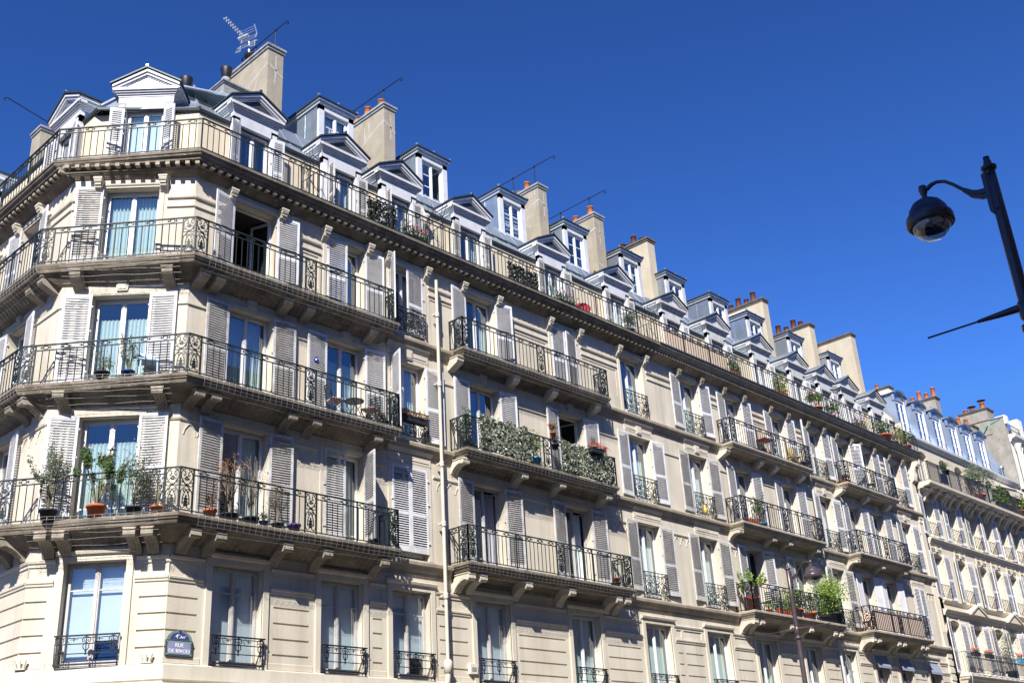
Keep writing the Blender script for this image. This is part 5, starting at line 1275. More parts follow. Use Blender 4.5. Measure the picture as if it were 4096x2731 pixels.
# mansard
mb = MB(); molding(mb, X3, X4 - .1, [(0, 18.60), (.08, 18.62), (.12, 18.72), (.20, 18.78), (.22, 18.86), (0, 18.90)], y=.12); b3('eaves', mb, 'white_stone')
mb = MB()
mb.add([(X3, .0, 18.90), (X4 - .1, .0, 18.90), (X4 - .1, .35, 19.0), (X3, .35, 19.0), (X4 - .1, 1.15, 21.2), (X3, 1.15, 21.2), (X4 - .1, 6, 22.4), (X3, 6, 22.4), (X4 - .1, 12, 22.4), (X3, 12, 22.4)], [(0, 1, 2, 3), (3, 2, 4, 5), (5, 4, 6, 7), (7, 6, 8, 9)])
x = X3 + .3
while x < X4 - .3: mb.tube([(x, .36, 19.02), (x, 1.14, 21.18)], .018, 4); x += .6
b3('roof', mb, 'zinc_blue')
def hood_dormer(x, w=.56):
    m = MB(); z0, z1 = 0.0, 2.0
    for sg in (-1, 1):
        a, b = sorted((sg * w, sg * (w + .10))); m.box(a, b, 0, 1.4, z0, z1, 0); a, b = sorted((sg * (w + .10), sg * (w + .16))); m.box(a, b, -.04, .10, z1 - .32, z1 + .02, 0)
        a, b = sorted((sg * (w - .06), sg * w)); m.box(a, b, .03, .12, z0, z1 - .15, 1)
    n = 10
    def arc(r_, off, y): return [(( -1 + 2 * k / n) * (w + r_), y, z1 - .16 + off + .26 * (1 - (-1 + 2 * k / n) ** 2)) for k in range(n + 1)]
    m.loft([arc(.0, 0, .12), arc(.0, 0, .0), arc(.10, .02, .0), arc(.12, .12, -.02), arc(.20, .14, -.10), arc(.22, .22, -.12), arc(.22, .22, 1.5)], False, 2)
    m.quad((-w, .9, 0), (w, .9, 0), (w, .9, z1), (-w, .9, z1), 3)
    for k in range(n):  # fill above the window up to the arch
        a = arc(0, 0, .05)[k]; b = arc(0, 0, .05)[k + 1]; m.quad((a[0], .05, z1 - .28), (b[0], .05, z1 - .28), b, a, 0)
    m.box(-w - .02, w + .02, -.06, .3, -.10, .0, 1)
    d = m.build('dormer', ['zinc_blue', 'white_paint', 'zinc', 'interior'], house3, (x - 41, .32, 19.18))
    fr, pn, cu, lf = window_meshes(1.0, 1.70, 'sides', 'frame', (.35, .68), None); link('window_frame', fr, d, (-.5, .08, 0)); link('pane', pn, d, (-.5, .08, 0)); link('curtain', cu, d, (-.5, .08, 0))
    g = MB(); g.box(-.5, .5, -.06, -.045, .30, .315); g.box(-.5, -.48, -.06, .02, .29, .32); g.box(.48, .5, -.06, .02, .29, .32); g.build('guard_rail', 'iron_black', d)
for x in (41.62, 43.95, 46.05, 48.15, 50.1, 52.1): hood_dormer(x)
def ch3(x0, x1, y0, y1, z1, mat, pots, potm='terracotta', seed=1, hz=.09):
    return chimney(house3, x0, x1, y0, y1, 19.6, z1, mat, 'cap_dark', pots, potm, seed=seed, capt=.14)
ch3(47.35, 47.9, .62, 3.8, 22.68, 'render_grey', [(47.6, .75 + .42 * k, (.62, .38, .6, .36, .6, .3)[k], .13) for k in range(6)], seed=21)
ch3(41.2, 41.7, .6, 1.5, 21.8, 'white_stone', [(41.4, 1.3, .3, .1)], seed=22)
ch3(54.9, 55.9, 1.6, 3.6, 22.9, 'render_grey', [(55.2, 2.0, .5, .13), (55.2, 2.45, .75, .13), (55.2, 2.9, .45, .13)], seed=23)
house4 = empty('apartment_building', (56, 0, 0), 0, 'white stone building with a tall bare grey party wall facing left', 'building')
holes = []
W4 = [57.9, 60.6, 63.4, 66.2, 69.0, 71.8]
for x in W4:
    for z0, z1 in ((18.9, 21.1), (15.6, 18.0), (12.2, 14.6), (8.8, 11.4), (5.2, 7.8)): holes.append((x - .6, x + .6, z0, z1, .35, 'room'))
mb = MB(); wall(mb, 56.05, 74, 0, 22.0, holes, 0, -.02); mb.build('wall', ['white_stone', 'interior'], house4, (-56, 0, 0))
mb = MB(); mb.prism_x([(.0, 0), (.0, 23.18), (3.2, 23.18), (3.2, 22.3), (8, 22.3), (14, 22.3), (14, 0)], 56.0, 56.35); mb.build('party_wall', 'render_grey', house4, (-56, 0, 0))
mb = MB(); mb.box(55.96, 56.40, -.04, 3.24, 23.18, 23.24); mb.build('flashing', 'zinc', house4, (-56, 0, 0))
mb = MB(); molding(mb, 56.1, 74, [(0, 21.55), (.1, 21.6), (.18, 21.75), (.42, 21.85), (.45, 22.0), (0, 22.05)]); molding(mb, 56.1, 74, [(0, 18.3), (.2, 18.4), (.25, 18.55), (0, 18.6)]); molding(mb, 56.1, 74, [(0, 14.9), (.2, 15.0), (.25, 15.15), (0, 15.2)]); mb.build('cornice', 'white_stone', house4, (-56, 0, 0))
mb = MB(); mb.box(56.1, 56.45, -.14, 0, 0, 19.0); mb.lathe([(.12, 19.0), (.12, 21.0), (.22, 21.3), (.28, 21.5)], (56.7, -.2, 0), 12); mb.lathe([(.10, 19.0), (.10, 21.0), (.2, 21.3)], (57.1, -.2, 0), 12); mb.build('corner_pilaster', 'white_stone', house4, (-56, 0, 0))
mb = MB(); mb.quad((56.3, .4, 22.0), (74, .4, 22.0), (74, 14, 22.3), (56.3, 14, 22.3)); mb.quad((74, 0, 0), (74, 14, 0), (74, 14, 22.3), (74, 0, 22)); mb.build('roof', 'zinc', house4, (-56, 0, 0))
for q in ((56.02, 56.5, -.12, .5, 22.75, 23.3), (58.2, 58.9, -.1, .4, 22.0, 23.5), (62.2, 62.9, -.1, .4, 22.0, 23.5)): MB().box(*q).build('parapet_post', 'white_stone', house4, (-56, 0, 0))
mb = MB()
for k in range(3): mb.tube([(56.6, -.08, 22.15 + .3 * k), (58.2, -.08, 22.15 + .3 * k)], .02, 4)
for k in range(12): mb.tube([(56.6 + .14 * k, -.08, 22.0), (56.6 + .14 * k, -.08, 22.8)], .01, 4)
mb.build('railing', 'iron_black', house4, (-56, 0, 0))
for x in W4:
    for z0, z1 in ((18.9, 21.1), (15.6, 18.0), (12.2, 14.6), (8.8, 11.4)):
        window(house4, 'long', x, z0, 1.2, z1 - z0, 'none', 'frame')
        shutter(house4, 'long', 'L', x, 1.2, z0, z1 - z0, .6, 8, 'shutter', y=-.06); shutter(house4, 'long', 'R', x, 1.2, z0, z1 - z0, .6, 8, 'shutter', y=-.06)
chimney(house4, 55.96, 57.0, .85, 2.6, 22.3, 24.05, 'render_grey', 'cap_dark', [(56.4, 1.2, .5, .16), (56.5, 1.9, .3, .16), (56.4, 2.3, .3, .16)], 'terracotta', seed=31, capt=.14)
chimney(house4, 61.5, 63.5, .9, 2.4, 22.0, 23.9, 'brick', 'cap_dark', [(61.8, 1.2, .5, .16), (62.3, 1.5, .5, .16), (62.9, 1.5, .5, .16)], 'terracotta', seed=32, capt=.14)
m = MB()
for (x, y, z) in ((56.4, 1.2, 24.62), (56.5, 1.9, 24.42)): m.tube([(x, y, z - .1), (x, y, z + .08)], .03, 6); m.lathe([(.001, .14), (.25, .05), (.28, .03)], (x, y, z + .04), 14)
m.build('chimney_cowls', 'cap_dark', house4, (-56, 0, 0))
m = MB(); m.lathe([(.09, 0), (.09, .6), (.16, .62), (.16, .8), (.10, .82)], (0, 0, 0), 12); v_ = m.build('roof_vent', 'zinc', house3, (54.4 - 41, .3, 18.95))
# awning and green strap
mb = MB(); mb.tube([(54.95, 1.7, 22.25), (56.0, .95, 22.9), (56.0, .2, 23.1)], .04, 4); o = mb.build('green_strap', 'cloth_green', house3, (-41, 0, 0))

# ============================================================ buildings across the street (what the panes mirror)
def across(x0, x1, h, label, mat):
    e = empty('apartment_building', ((x0 + x1) / 2, -25, 0), 0, label, 'building')
    cx_ = (x0 + x1) / 2; m = MB(); L = (x1 - x0) / 2; hs = []
    n = int(2 * L / 2.8)
    for k in range(n):
        for z in range(5): hs.append((-L + 2.8 * k + .8, -L + 2.8 * k + 2.0, 4.6 + z * 3.2, 6.8 + z * 3.2, .3, 'back'))
    wall(m, -L, L, 0, h, hs); o = m.build('wall', [mat], e, (0, 0, 0), PI)
    m = MB(); 
    for a, b, c, d, _, _k in hs: m.quad((a, .28, c), (b, .28, c), (b, .28, d), (a, .28, d))
    m.build('window_panes', 'shopfront', e, (0, 0, 0), PI)
    m = MB(); molding(m, -L, L, [(0, h - .5), (.3, h - .4), (.5, h - .1), (.5, h), (0, h + .05)]); m.quad((-L, 0, h + .05), (L, 0, h + .05), (L, 3, h + 4), (-L, 3, h + 4)); m.quad((-L, 12, 0), (L, 12, 0), (L, 12, h + 4), (-L, 12, h + 4)); m.quad((-L, 3, h + 4), (L, 3, h + 4), (L, 12, h + 4), (-L, 12, h + 4))
    for s_ in (-L, L): m.quad((s_, 0, 0), (s_, 12, 0), (s_, 12, h + 4), (s_, 0, h))
    m.build('roof', 'zinc_dark', e, (0, 0, 0), PI)
across(-45, 22, 22.3, 'shaded apartment building across the street opposite the corner, nearer one', 'stone2')
across(22.1, 75, 21, 'shaded apartment building across the street further along, behind the nearer lamp post', 'stone2')

# ============================================================ street lamps
def lamp(x, y, sgn, label, H=9.49, mat='lamp_paint'):
    e = empty('street_lamp', (x, y, 0), 0, label, 'street lamp', 'street lamps of the avenue')
    m = MB()
    m.lathe([(.16, 0), (.16, .3), (.13, .4), (.12, 1.1), (.085, 1.2), (.085, 6.9), (.075, 7.0), (.075, H - 1.2), (.070, H - .17), (.055, H - .16), (.052, H - .07), (.042, H - .06), (.042, H), (.001, H + .01)], n=14)
    m.lathe([(.085, -.05), (.115, -.04), (.115, .03), (.085, .05)], (0, 0, 6.98), 14); m.lathe([(.07, -.03), (.10, -.02), (.10, .02), (.07, .03)], (0, 0, H - .17), 14)
    for z in (H - .27, H - .80): m.box(-.10, .10, -.018, .018, z - .018, z + .018)
    m.build('post', mat, e)
    m = MB(); s_ = sgn
    m.prism_x([(s_ * .05, H - .22), (s_ * .11, H - .24), (s_ * .11, H - .80), (s_ * .05, H - .90)], -.045, .045)
    pts = [(0, s_ * .04, H - .48), (0, s_ * .16, H - .48), (0, s_ * .28, H - .42), (0, s_ * .40, H - .31), (0, s_ * .50, H - .19), (0, s_ * .60, H - .095), (0, s_ * .70, H - .055), (0, s_ * .78, H - .06), (0, s_ * .86, H - .10)]
    m.tube(pts, [.05, .045, .035, .026, .025, .025, .026, .030, .034], 8, smooth=True)
    m.prism_x([(s_ * .05, H - .44), (s_ * .24, H - .42), (s_ * .38, H - .31), (s_ * .40, H - .36), (s_ * .30, H - .50), (s_ * .18, H - .57), (s_ * .05, H - .58)], -.022, .022)
    m.lathe([(.001, .09), (.05, .07), (.062, .01), (.052, -.04), (.034, -.09), (.040, -.10), (.040, -.12), (.034, -.13), (.05, -.17)], (0, s_ * .91, H - .10), 12)
    m.build('arm', mat, e)
    m = MB(); R = .30; c = (0, s_ * .91, H - .60)
    m.lathe([(.03, .36), (.10, .35), (.19, .29), (.25, .20), (.275, .10), (.30, .095), (.315, .06), (.318, -.04), (.30, -.06), (.27, -.055), (.262, -.03)], c, 32)
    m.build('lamp_shade', mat, e)
    m = MB(); m.lathe([(.262, -.03), (.262, .04), (.15, .09), (.001, .10)], c, 24, 0); m.box(-.09, .09, c[1] - .16, c[1] + .16, c[2] + .0, c[2] + .07, 1); m.tube([(0, c[1], c[2] + .03), (0, c[1], c[2] - .06)], .03, 8, 1)
    m.build('reflector', ['lamp_paint', 'lamp_inner'], e)
    m = MB(); m.lathe([(.262, -.03), (.255, -.08), (.235, -.14), (.20, -.19), (.14, -.235), (.07, -.255), (.001, -.26)], c, 32)
    m.build('glass_bowl', 'lamp_glass', e)
    m = MB()
    for q in ((1, -1) if True else ()):
        L = 1.3
        m.tube([(0, q * .05, 7.26 + .01), (0, q * .35, 7.27), (0, q * .62, 7.275)], [.055, .040, .022], 8, smooth=True); m.tube([(0, q * .62, 7.275), (0, q * L, 7.28)], .013, 8)
    m.lathe([(.085, -.12), (.10, -.1), (.10, .1), (.085, .12)], (0, 0, 7.22), 12)
    m.build('banner_arm', mat, e)
    return e
lamp(-12.28 + 14.3 * math.sin(rad(74.68)), -21.7 + 14.3 * math.cos(rad(74.68)), 1, 'near street lamp dark against the blue sky at the right edge')
lamp(-12.28 + 39.6 * math.sin(rad(60.85)), -21.7 + 39.6 * math.cos(rad(60.85)), -1, 'far brown street lamp standing in front of the planted balcony')

# ============================================================ street sign, aerial
e = empty('street_sign', (.335, -.03, 5.34), 0, 'blue and green enamel street name plate reading RUE DE RIVOLI', 'street sign')
m = MB(); m.box(-.315, .315, -.02, .02, 0, .33); m.build('frame', 'sign_dark', e)
m = MB(); m.prism_y([(-.275, .035), (.275, .035), (.275, .285), (.245, .305), (-.245, .305), (-.275, .285)], -.026, -.018); m.build('name_panel', 'sign_faded', e)
m = MB()
for x in (-.285, .285):
    for z in (.03, .30): m.tube([(x, -.03, z), (x, -.018, z)], .022, 10)
m.build('screws', 'sign_green', e)
n = 14
m = MB(); arc = [(.30 * math.cos(PI * k / n), .335 + .20 * math.sin(PI * k / n)) for k in range(n + 1)]; m.prism_y(arc, -.022, .012); m.lathe([(.001, -.012), (.03, -.008), (.03, 0)], (0, -.02, .53), 10); m.build('arched_top', 'sign_green', e)
m = MB(); arc = [(.225 * math.cos(PI * k / n), .35 + .145 * math.sin(PI * k / n)) for k in range(n + 1)]; m.prism_y(arc, -.027, -.021); m.build('district_panel', 'sign_blue', e)
def text(body, size, loc, parent, mat='letter', name='lettering', ext=.002):
    cu = bpy.data.curves.new(name, 'FONT'); cu.body = body; cu.size = size; cu.align_x = 'CENTER'; cu.extrude = ext; cu.offset = .0015
    t = bpy.data.objects.new('tmp', cu); COL.objects.link(t); dg = bpy.context.evaluated_depsgraph_get(); me = bpy.data.meshes.new_from_object(t.evaluated_get(dg)); bpy.data.objects.remove(t)
    me.materials.clear(); me.materials.append(MATS[mat]); o = link(name, me, parent, loc); o.rotation_euler = (PI / 2, 0, 0); return o
text('RUE', .115, (0, -.030, .185), e); text('DE RIVOLI', .112, (0, -.030, .065), e); text('4', .125, (-.075, -.031, .365), e); text('me', .04, (-.028, -.031, .425), e); text('.Arr', .082, (.055, -.031, .368), e); text('t', .035, (.135, -.031, .415), e)
m = MB(); m.box(-.30, .02, -.02, .0, -.0, .45); o = m.build('mosaic_tile', 'tile_dark', None, (.02, -.06, 4.12)); tag(o, 'dark square tile panel on the wall below the street sign', 'tile')
ev = empty('television_aerial', (3.56, 3.55, 24.36), 0, 'white television aerial on a mast above the leftmost tan chimney', 'aerial')
m = MB(); m.tube([(0, 0, 0), (0, 0, 1.12)], .022, 8); m.build('mast', 'alu', ev)
m = MB(); R0 = Vector((-.05, 0, 1.10)); tip = Vector((-1.10, -.30, 1.15 + .12)); dr = (tip - R0).normalized(); sd = dr.cross(Vector((0, 0, 1))).normalized(); up = sd.cross(dr)
m.tube([R0 - dr * .15, tip], .014, 6)
for k in range(9):
    c = R0.lerp(tip, .22 + .78 * k / 8); m.obox(c, sd * .055, dr * .01, up * .012); m.obox(c + sd * .05, sd * .008, dr * .018, up * .04); m.obox(c - sd * .05, sd * .008, dr * .018, up * .04)
m.build('boom', 'alu', ev)
m = MB()
for sg in (-1, 1):
    for s2 in (-.30, .30):
        a = R0 + up * .06 * sg; m.tube([a + sd * s2, a + sd * s2 + up * .22 * sg - dr * .02, a + sd * s2 + up * .46 * sg - dr * -.16], .02, 4)
    for k in range(6): q = R0 + up * (.06 + .075 * k) * sg + dr * (.03 * k if k > 2 else 0); m.tube([q + sd * .30, q - sd * .30], .005, 4)
m.tube([R0 - sd * .42 - up * .12, R0 + sd * .42 - up * .12 ], .014, 6); m.obox(R0 + dr * .22, sd * .20, dr * .05, up * .04)
m.build('reflector', 'alu', ev)

# ============================================================ things on the balconies
def P(fac, u, y, s):
    y2 = y - (.8 - PJ[s])
    if fac == 'long': u = -12.28 + (u + 12.28) * (21.7 - y2) / (21.7 - y)
    return fp(fac, u, s + .01, -y2)
def T(x, y, z, s):      # same slide for things hung on or behind the railings (y negative outwards)
    y2 = y + (.8 - PJ[s]); k = (21.7 + y2) / (21.7 + y)
    return (-12.28 + (x + 12.28) * k, y2, 1.6 + (z - 1.6) * k)
cu = lambda t: CH - t
potted('tall olive shrub in a black pot, leftmost on the lowest corner balcony', P('cham', cu(2.55), .50, S2), .19, .22, 'pot_dark', 'wisp', 1.65, .55, 'leaf_olive', 900, .030)
potted('pink-flowered oleander in a large terracotta pot on the lowest corner balcony', P('cham', cu(1.54), .48, S2), .20, .28, 'pot_orange', 'stems', 1.35, .62, 'leaf_green', 1500, .036, 'flower_pink', 14)
potted('grey-green shrub in a black pot right of the terracotta oleander', P('cham', cu(.72), .50, S2), .17, .20, 'pot_dark', 'bush', 1.3, .38, 'leaf_olive', 1500, .030)
potted('sparse olive sprig in a small terracotta pot beside the corner railing panel', P('cham', cu(.22), .45, S2), .16, .20, 'pot_orange', 'wisp', .9, .22, 'leaf_olive', 90, .028)
potted('bare brown twigs in a terracotta pot beneath the aged shutter', P('long', .62, .5, S2), .15, .22, 'pot_orange', 'dry', .35, .10, 'leaf_dry', 30, .03)
potted('tall dead shrub with rusty leaves in a black tub', P('long', 1.12, .5, S2), .20, .20, 'pot_dark', 'dry', 1.55, .42, 'leaf_dry', 230, .035)
potted('tall leafless shrub with pale twigs in a dark tub', P('long', 1.68, .5, S2), .19, .20, 'pot_dark', 'dry', 1.40, .48, 'leaf_dry', 60, .02)
potted('small green herb in a blue pot between the dead shrubs', P('long', 1.95, .62, S2), .10, .14, 'pot_blue', 'bush', .22, .14, 'leaf_green', 120, .025)
potted('thin bare sapling in a black pot near the purple pot', P('long', 2.40, .52, S2), .14, .17, 'pot_dark', 'dry', .95, .28, 'leaf_dry', 30, .02)
o = pot_mb(.15, .22).build('flower_pot', 'pot_purple', None, P('long', 2.90, .5, S2)); tag(o, 'empty purple pot on the lowest balcony', 'pot', 'empty pots on the balconies')
o = pot_mb(.13, .22).build('flower_pot', 'pot_dark', None, P('long', 5.40, .45, S2)); tag(o, 'empty black pot inside the balcony end panel', 'pot', 'empty pots on the balconies')
potted('small potted olive behind the middle corner railing, left one', P('cham', cu(1.72), .52, S3), .17, .16, 'pot_dark', 'bush', .62, .26, 'leaf_olive', 420, .028)
potted('open wispy shrub behind the middle corner railing, beside the pale blue chair', P('cham', cu(1.15), .48, S3), .15, .18, 'pot_blue', 'wisp', .95, .40, 'leaf_olive', 260, .030)
def chair(name, label, loc, rz, fm, sm, group=None):
    e = empty(name, loc, rz, label, 'chair', group)
    m = MB(); m.box(-.20, .20, -.19, .19, .44, .465); m.build('seat', sm, e)
    m = MB()
    for x in (-.19, .19): m.tube([(x, .20, 0), (x, -.17, .44)], .011, 6); m.tube([(x * .92, -.20, 0), (x * .92, .19, .44), (x * .92, .24, .88)], .011, 6)
    m.tube([(-.19, .20, .02), (.19, .20, .02)], .009, 6); m.build('frame', fm, e)
    m = MB()
    for z in (.55, .63, .71, .79, .86): m.box(-.18, .18, .215 + (z - .55) * .07, .23 + (z - .55) * .07, z - .022, z + .022)
    m.build('backrest', fm, e); return e
def table(name, label, loc, fm, tm, r=.26, h=.66, sq=False):
    e = empty(name, loc, 0, label, 'table'); m = MB()
    if sq: m.box(-r, r, -r * .8, r * .8, h - .025, h)
    else: m.lathe([(.001, h - .02), (r, h - .02), (r, h), (.001, h)], n=20, smooth=False)
    m.build('table_top', tm, e); m = MB()
    for a in (0, 1): s_ = 1 if a else -1; m.tube([(-.2 * s_, -.16, 0), (.16 * s_, -.16, h - .03)], .010, 6); m.tube([(-.2 * s_, .16, 0), (.16 * s_, .16, h - .03)], .010, 6)
    m.tube([(-.2, -.16, .02), (-.2, .16, .02)], .009, 6); m.tube([(.2, -.16, .02), (.2, .16, .02)], .009, 6)
    m.build('legs', fm, e); return e
chair('garden_chair', 'folding chair with pink cushion, left of the small round table', P('long', 4.15, .42, S3), rad(80), 'table_dark', 'seat_pink', 'folding chairs on the middle corner balcony')
chair('garden_chair', 'folding chair with pink cushion, right of the small round table', P('long', 5.30, .42, S3), rad(-70), 'table_dark', 'seat_pink', 'folding chairs on the middle corner balcony')
table('round_table', 'small dark round table between two folding chairs', P('long', 4.75, .42, S3), 'table_dark', 'table_dark', .26, .58)
potted('low dark planter with sparse twigs at the middle balcony end', P('long', 5.72, .40, S3), .17, .22, 'pot_dark', 'dry', .2, .12, 'leaf_dry', 10, .02)
e = empty('plastic_chair', P('cham', cu(.72), .42, S3), -PI / 4 + .4, 'pale blue plastic chair behind the middle corner railing', 'chair')
m = MB(); m.box(-.22, .22, -.2, .2, .40, .43); m.build('seat', 'chair_blue', e); m = MB(); m.prism_x([(.18, .42), (.21, .42), (.27, .72), (.24, .72)], -.22, .22); m.build('backrest', 'chair_blue', e)
for (a, b) in ((-1, -1), (1, -1), (-1, 1), (1, 1)): m = MB(); m.tube([(a * .2, b * .18, 0), (a * .18, b * .16, .40)], .02, 6); m.build('leg', 'chair_blue', e)
m = MB(); m.lathe([(.001, -.012), (.07, -.01), (.075, 0), (.07, .01), (.001, .012)], (0, 0, 0), 16); o = m.build('amulet', 'eye_blue', None, (3.73, -.12, 13.05)); o.rotation_euler = (PI / 2, 0, 0); m2 = MB(); m2.lathe([(.001, .016), (.03, .014), (.032, .01)], (0, 0, 0), 12); m2.build('white_eye', 'letter', o); tag(o, 'blue glass eye amulet hanging on a shutter', 'ornament')
# attic balcony things
screen('dark ivy screen on the attic balcony, first hedge from the left', [(5.10, -.60), (6.15, -.60)], 17.45, 18.32, S5, 'leaf_ivy_dark', 900, .075)
screen('dark ivy screen on the attic balcony, right of the drain pipe', [(10.85, -.60), (12.25, -.60)], 17.45, 18.20, S5, 'leaf_ivy_dark', 900, .075)
potted('pink flowering planter on the attic balcony beside the first ivy screen', P('long', 6.85, .62, S5), .42, .16, 'pot_dark', 'row', .40, .50, 'leaf_green', 420, .045, 'flower_pink', 260, square=True)
potted('cactus in a white pot on the attic balcony', P('long', 12.95, .55, S5), .10, .16, 'pot_white', 'blades', .7, .22, 'leaf_bright', 26, .04)
potted('pink flower box on the attic balcony left of the red parasol', P('long', 13.6, .6, S5), .40, .16, 'pot_dark', 'row', .34, .48, 'leaf_green', 380, .045, 'flower_pink', 130, square=True)
m = MB(); m.lathe([(.001, 0), (.27, .02), (.29, .04), (.27, .05), (.001, .04)], (0, 0, 0), 18); o = m.build('red_disc_table', 'fabric_red', None, (14.95, -.22, 17.92)); o.rotation_euler = (rad(66), 0, rad(-40)); tag(o, 'round red folded table leaning behind the attic railing', 'table')
potted('leafy shrub with pale pink flowers on the attic balcony', P('long', 17.15, .55, S5), .16, .2, 'pot_dark', 'bush', .85, .36, 'leaf_olive', 700, .04, 'flower_pink', 30)
m = MB(); m.box(0, 4.3, 0, .02, 0, .78); 
for k in range(4): m.box(.02 + k * 1.42, .05 + k * 1.42, -.01, .03, -.03, .82)
o = m.build('privacy_screen', 'screen_tan', None, (19.45, -.42, S5 + .06)); tag(o, 'tan reed privacy screen fixed behind the attic railing', 'privacy screen')
potted('trailing plants in a terracotta trough on the attic balcony above the first neighbour window', P('long', 23.6, .6, S5), .55, .22, 'pot_orange', 'row', .75, .62, 'leaf_green', 900, .05, square=True)
potted('terracotta pot with trailing ivy on the attic balcony by the downpipe', P('long', 27.3, .6, S5), .42, .24, 'pot_orange', 'row', .9, .5, 'leaf_bright', 620, .05, square=True)
potted('bushy potted plant on the attic balcony', P('long', 30.2, .6, S5), .30, .20, 'pot_orange', 'bush', .72, .45, 'leaf_green', 620, .05)
o = potted('small potted shrub with long leaves on the attic balcony', P('long', 31.7, .55, S5), .18, .2, 'pot_orange', 'stems', .6, .35, 'leaf_green', 260, .05)
potted('red geraniums in a trough on the attic balcony', P('long', 34.3, .6, S5), .45, .16, 'pot_orange', 'row', .45, .55, 'leaf_green', 420, .05, 'flower_red', 60, square=True)
potted('large leafy plant on the attic balcony near the building end', P('long', 36.5, .6, S5), .40, .24, 'pot_orange', 'bush', .85, .55, 'leaf_green', 700, .055)
potted('rose bush with small red blooms on the attic balcony', P('long', 37.7, .6, S5), .20, .2, 'pot_orange', 'bush', .6, .35, 'leaf_olive', 320, .045, 'flower_red', 26)
potted('tall green shrub in a terracotta pot at the attic balcony corner', P('long', 39.2, .5, S5), .26, .32, 'pot_orange', 'bush', 1.0, .60, 'leaf_bright', 700, .05)
# second balcony, middle storey: ivy screens and flowers
screen('pale variegated ivy screen on the balcony railing, left half', [(9.02, -.80), (11.12, -.80)], 11.52, 12.52, S3, 'leaf_ivy', 1150, .075)
screen('pale variegated ivy screen on the balcony railing, right half', [(12.6, -.80), (14.85, -.80)], 11.52, 12.46, S3, 'leaf_ivy', 1150, .075)
potted('leafy sapling above the corner of the ivy-screened balcony', P('long', 8.78, .50, S3), .15, .25, 'pot_dark', 'bush', 1.25, .22, 'leaf_green', 260, .045)
potted('green climbing plant filling the gap between the ivy screens', P('long', 11.55, .58, S3), .18, .3, 'pot_teal', 'bush', .95, .36, 'leaf_green', 500, .045)
potted('red flowers in a terracotta pot on the railing between the ivy screens', T(12.22, -.78, 12.52, S3), .10, .14, 'pot_orange', 'bush', .34, .16, 'leaf_green', 90, .04, 'flower_red', 150)
potted('spider plant spilling over the railing beside the right ivy screen', T(12.35, -.72, 12.16, S3), .12, .16, 'pot_dark', 'blades', .30, .30, 'leaf_olive', 60, .04)
potted('crimson flowers in a black box hooked on the right ivy screen', T(14.10, -.92, 12.32, S3), .28, .15, 'pot_dark', 'row', .18, .30, 'leaf_green', 120, .035, 'flower_red', 260, square=True)
potted('white pot of long grassy leaves above the crimson flower box', T(14.25, -.72, 12.50, S3), .10, .14, 'pot_white', 'blades', .35, .22, 'leaf_olive', 40, .03)
potted('orange-red flowers at the right end of the ivy screen', T(14.75, -.74, 12.38, S3), .08, .12, 'pot_dark', 'bush', .22, .16, 'leaf_green', 60, .04, 'flower_red', 50)
potted('dried brown flowers in a black box on a window guard', (7.0, -.22, 11.98), .42, .16, 'pot_dark', 'row', .22, .42, 'leaf_dry', 260, .045, square=True)
o = pot_mb(.15, .2).build('flower_pot', 'pot_dark', None, P('long', 15.15, .4, S2)); tag(o, 'black pot at the right end of the second lowest balcony', 'pot')
o = pot_mb(.11, .14).build('flower_pot', 'terracotta', None, (15.15, -.4, S2 + .215)); tag(o, 'terracotta pot stacked on the black pot', 'pot')
m = MB(); m.lathe([(.001, 0), (.09, .02), (.10, .16), (.04, .36), (.001, .40)], (0, 0, 0), 8); o = m.build('watering_can', 'metal_yellow', None, (21.15, -.10, 11.62)); tag(o, 'small yellow can standing behind a window guard', 'can')
# third balcony group
table('folding_table', 'red folding table on the third balcony of the top full storey', P('long', 25.6, .4, S4), 'metal_red', 'metal_red', .36, .72, True)
chair('garden_chair', 'yellow folding chair at the right end of that storey balcony', P('long', 28.0, .42, S4), rad(60), 'metal_yellow', 'metal_yellow')
potted('dark planter with twigs under the red folding table', P('long', 25.2, .45, S4), .18, .25, 'pot_dark', 'dry', .25, .2, 'leaf_dry', 30, .03)
o = pot_mb(.2, .26).build('flower_pot', 'pot_dark', None, P('long', 28.25, .5, S4)); tag(o, 'black tub below the yellow folding chair', 'pot')
potted('tall thin plant in a teal pot on the middle-storey balcony of the second building', P('long', 24.4, .45, S3), .22, .2, 'pot_teal', 'wisp', 1.3, .35, 'leaf_green', 300, .045)
o = MB().box(-.3, .3, -.12, .12, 0, .28).build('planter', 'pot_orange', None, P('long', 23.8, .42, S3)); tag(o, 'plain terracotta trough beside the teal pot', 'planter')
potted('branching green shrub in a tall terracotta pot at the planted balcony left corner', P('long', 22.95, .48, S2), .24, .52, 'pot_orange', 'wisp', 1.15, .62, 'leaf_bright', 560, .045)
potted('little green plant in a small terracotta pot beside the black chair', P('long', 23.95, .5, S2), .13, .16, 'pot_orange', 'bush', .28, .2, 'leaf_bright', 160, .035)
chair('garden_chair', 'black folding chair on the planted balcony', P('long', 24.15, .35, S2), rad(-90), 'table_dark', 'table_dark')
potted('row of leafy herbs in terracotta on the planted balcony', P('long', 25.0, .55, S2), .55, .22, 'pot_orange', 'row', .62, .62, 'leaf_green', 900, .04, square=True)
potted('lemon-green shrub behind the lamp post on the planted balcony', P('long', 25.9, .5, S2), .26, .35, 'pot_orange', 'bush', .95, .42, 'leaf_bright', 700, .05)
potted('dark green bush right of the lamp post on the planted balcony', P('long', 26.9, .5, S2), .26, .30, 'pot_orange', 'bush', .85, .55, 'leaf_olive', 900, .045)
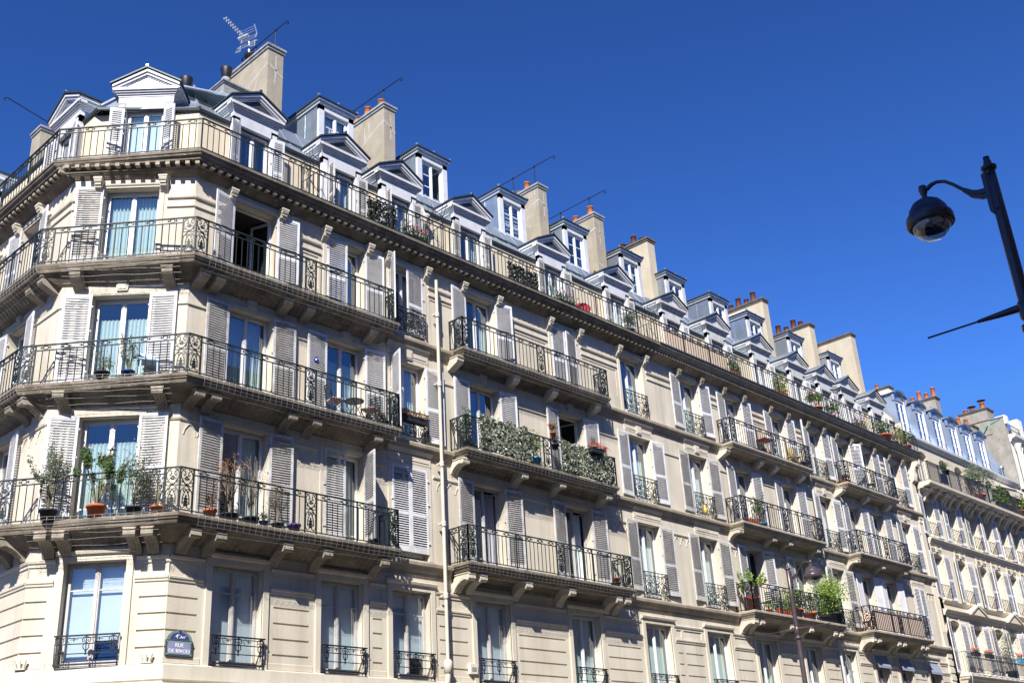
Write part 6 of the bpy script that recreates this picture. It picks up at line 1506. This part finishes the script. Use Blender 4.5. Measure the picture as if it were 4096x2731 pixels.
potted('variegated broad-leaved plant low on the planted balcony', P('long', 28.0, .52, S2), .22, .25, 'pot_dark', 'bush', .55, .42, 'leaf_bright', 620, .05)
potted('big feathery bright green conifer overhanging the planted balcony end', P('long', 28.75, .60, S2), .28, .45, 'pot_dark', 'bush', 1.35, .92, 'leaf_bright', 5200, .046)
# fourth balcony group
potted('terracotta trough at the left end of the fourth top balcony', P('long', 32.1, .45, S4), .22, .24, 'pot_orange', 'dry', .15, .1, 'leaf_dry', 10, .03, square=True)
m = MB(); m.box(0, 4.5, 0, .015, 0, .80); m.box(-.01, .005, 0, .62, 0, .80); o = m.build('privacy_screen', 'screen_beige', None, (32.05, -.70, S2 + .05)); tag(o, 'pinkish beige cloth screen lining the lowest balcony of the second building', 'privacy screen')
chair('garden_chair', 'grey folding chair on the fourth top balcony', P('long', 34.6, .4, S4), rad(30), 'iron_black', 'cap_stone')
# third house terrace things
potted('dangling green plant on the far terrace railing, left one', (43.3, -.60, 17.0), .18, .22, 'pot_dark', 'blades', .45, .42, 'leaf_green', 90, .05)
potted('large grey-green shrub on the far terrace beside the arched windows', (47.9, -.35, 16.31), .35, .45, 'pot_orange', 'bush', 1.8, 1.0, 'leaf_olive', 1700, .065)
potted('trailing green and rusty creeper over the far terrace railing', (50.3, -.60, 16.31), .6, .3, 'pot_dark', 'row', 1.0, 1.1, 'leaf_green', 1100, .065, square=True)
potted('light green shrub at the far end of the terrace', (53.6, -.5, 16.31), .3, .4, 'pot_orange', 'bush', .9, .9, 'leaf_bright', 600, .07)
o = MB().box(0, .9, 0, .03, 0, .5).build('blue_cloth', 'pot_blue', None, (42.5, -.60, 16.45)); tag(o, 'dark blue cloth hanging inside the far terrace railing', 'cloth')
m = MB(); m.prism_x([(0, 0), (-1.1, -.55), (-1.11, -.68), (-1.08, -.68), (-1.08, -.56), (0, -.03)], 0, 1.9); o = m.build('terrace_awning', 'awning_white', house3, (52.2 - 41, .10, 18.2))
potted('coral geraniums in a black box on the far lower balcony, left box', (42.0, -.62, 7.85), .35, .16, 'pot_dark', 'row', .2, .36, 'leaf_green', 90, .05, 'flower_coral', 200, square=True)
potted('coral geraniums in a black box on the far lower balcony, second box', (43.6, -.62, 7.85), .35, .16, 'pot_dark', 'row', .2, .36, 'leaf_green', 90, .05, 'flower_coral', 200, square=True)
potted('coral geraniums in a teal box on the far lower balcony', (47.6, -.62, 7.85), .3, .2, 'pot_teal', 'row', .25, .34, 'leaf_green', 60, .05, 'flower_coral', 170, square=True)
potted('olive tree on the far lower balcony', (46.9, -.3, 7.06), .25, .4, 'pot_dark', 'bush', 1.9, .7, 'leaf_olive', 500, .05)
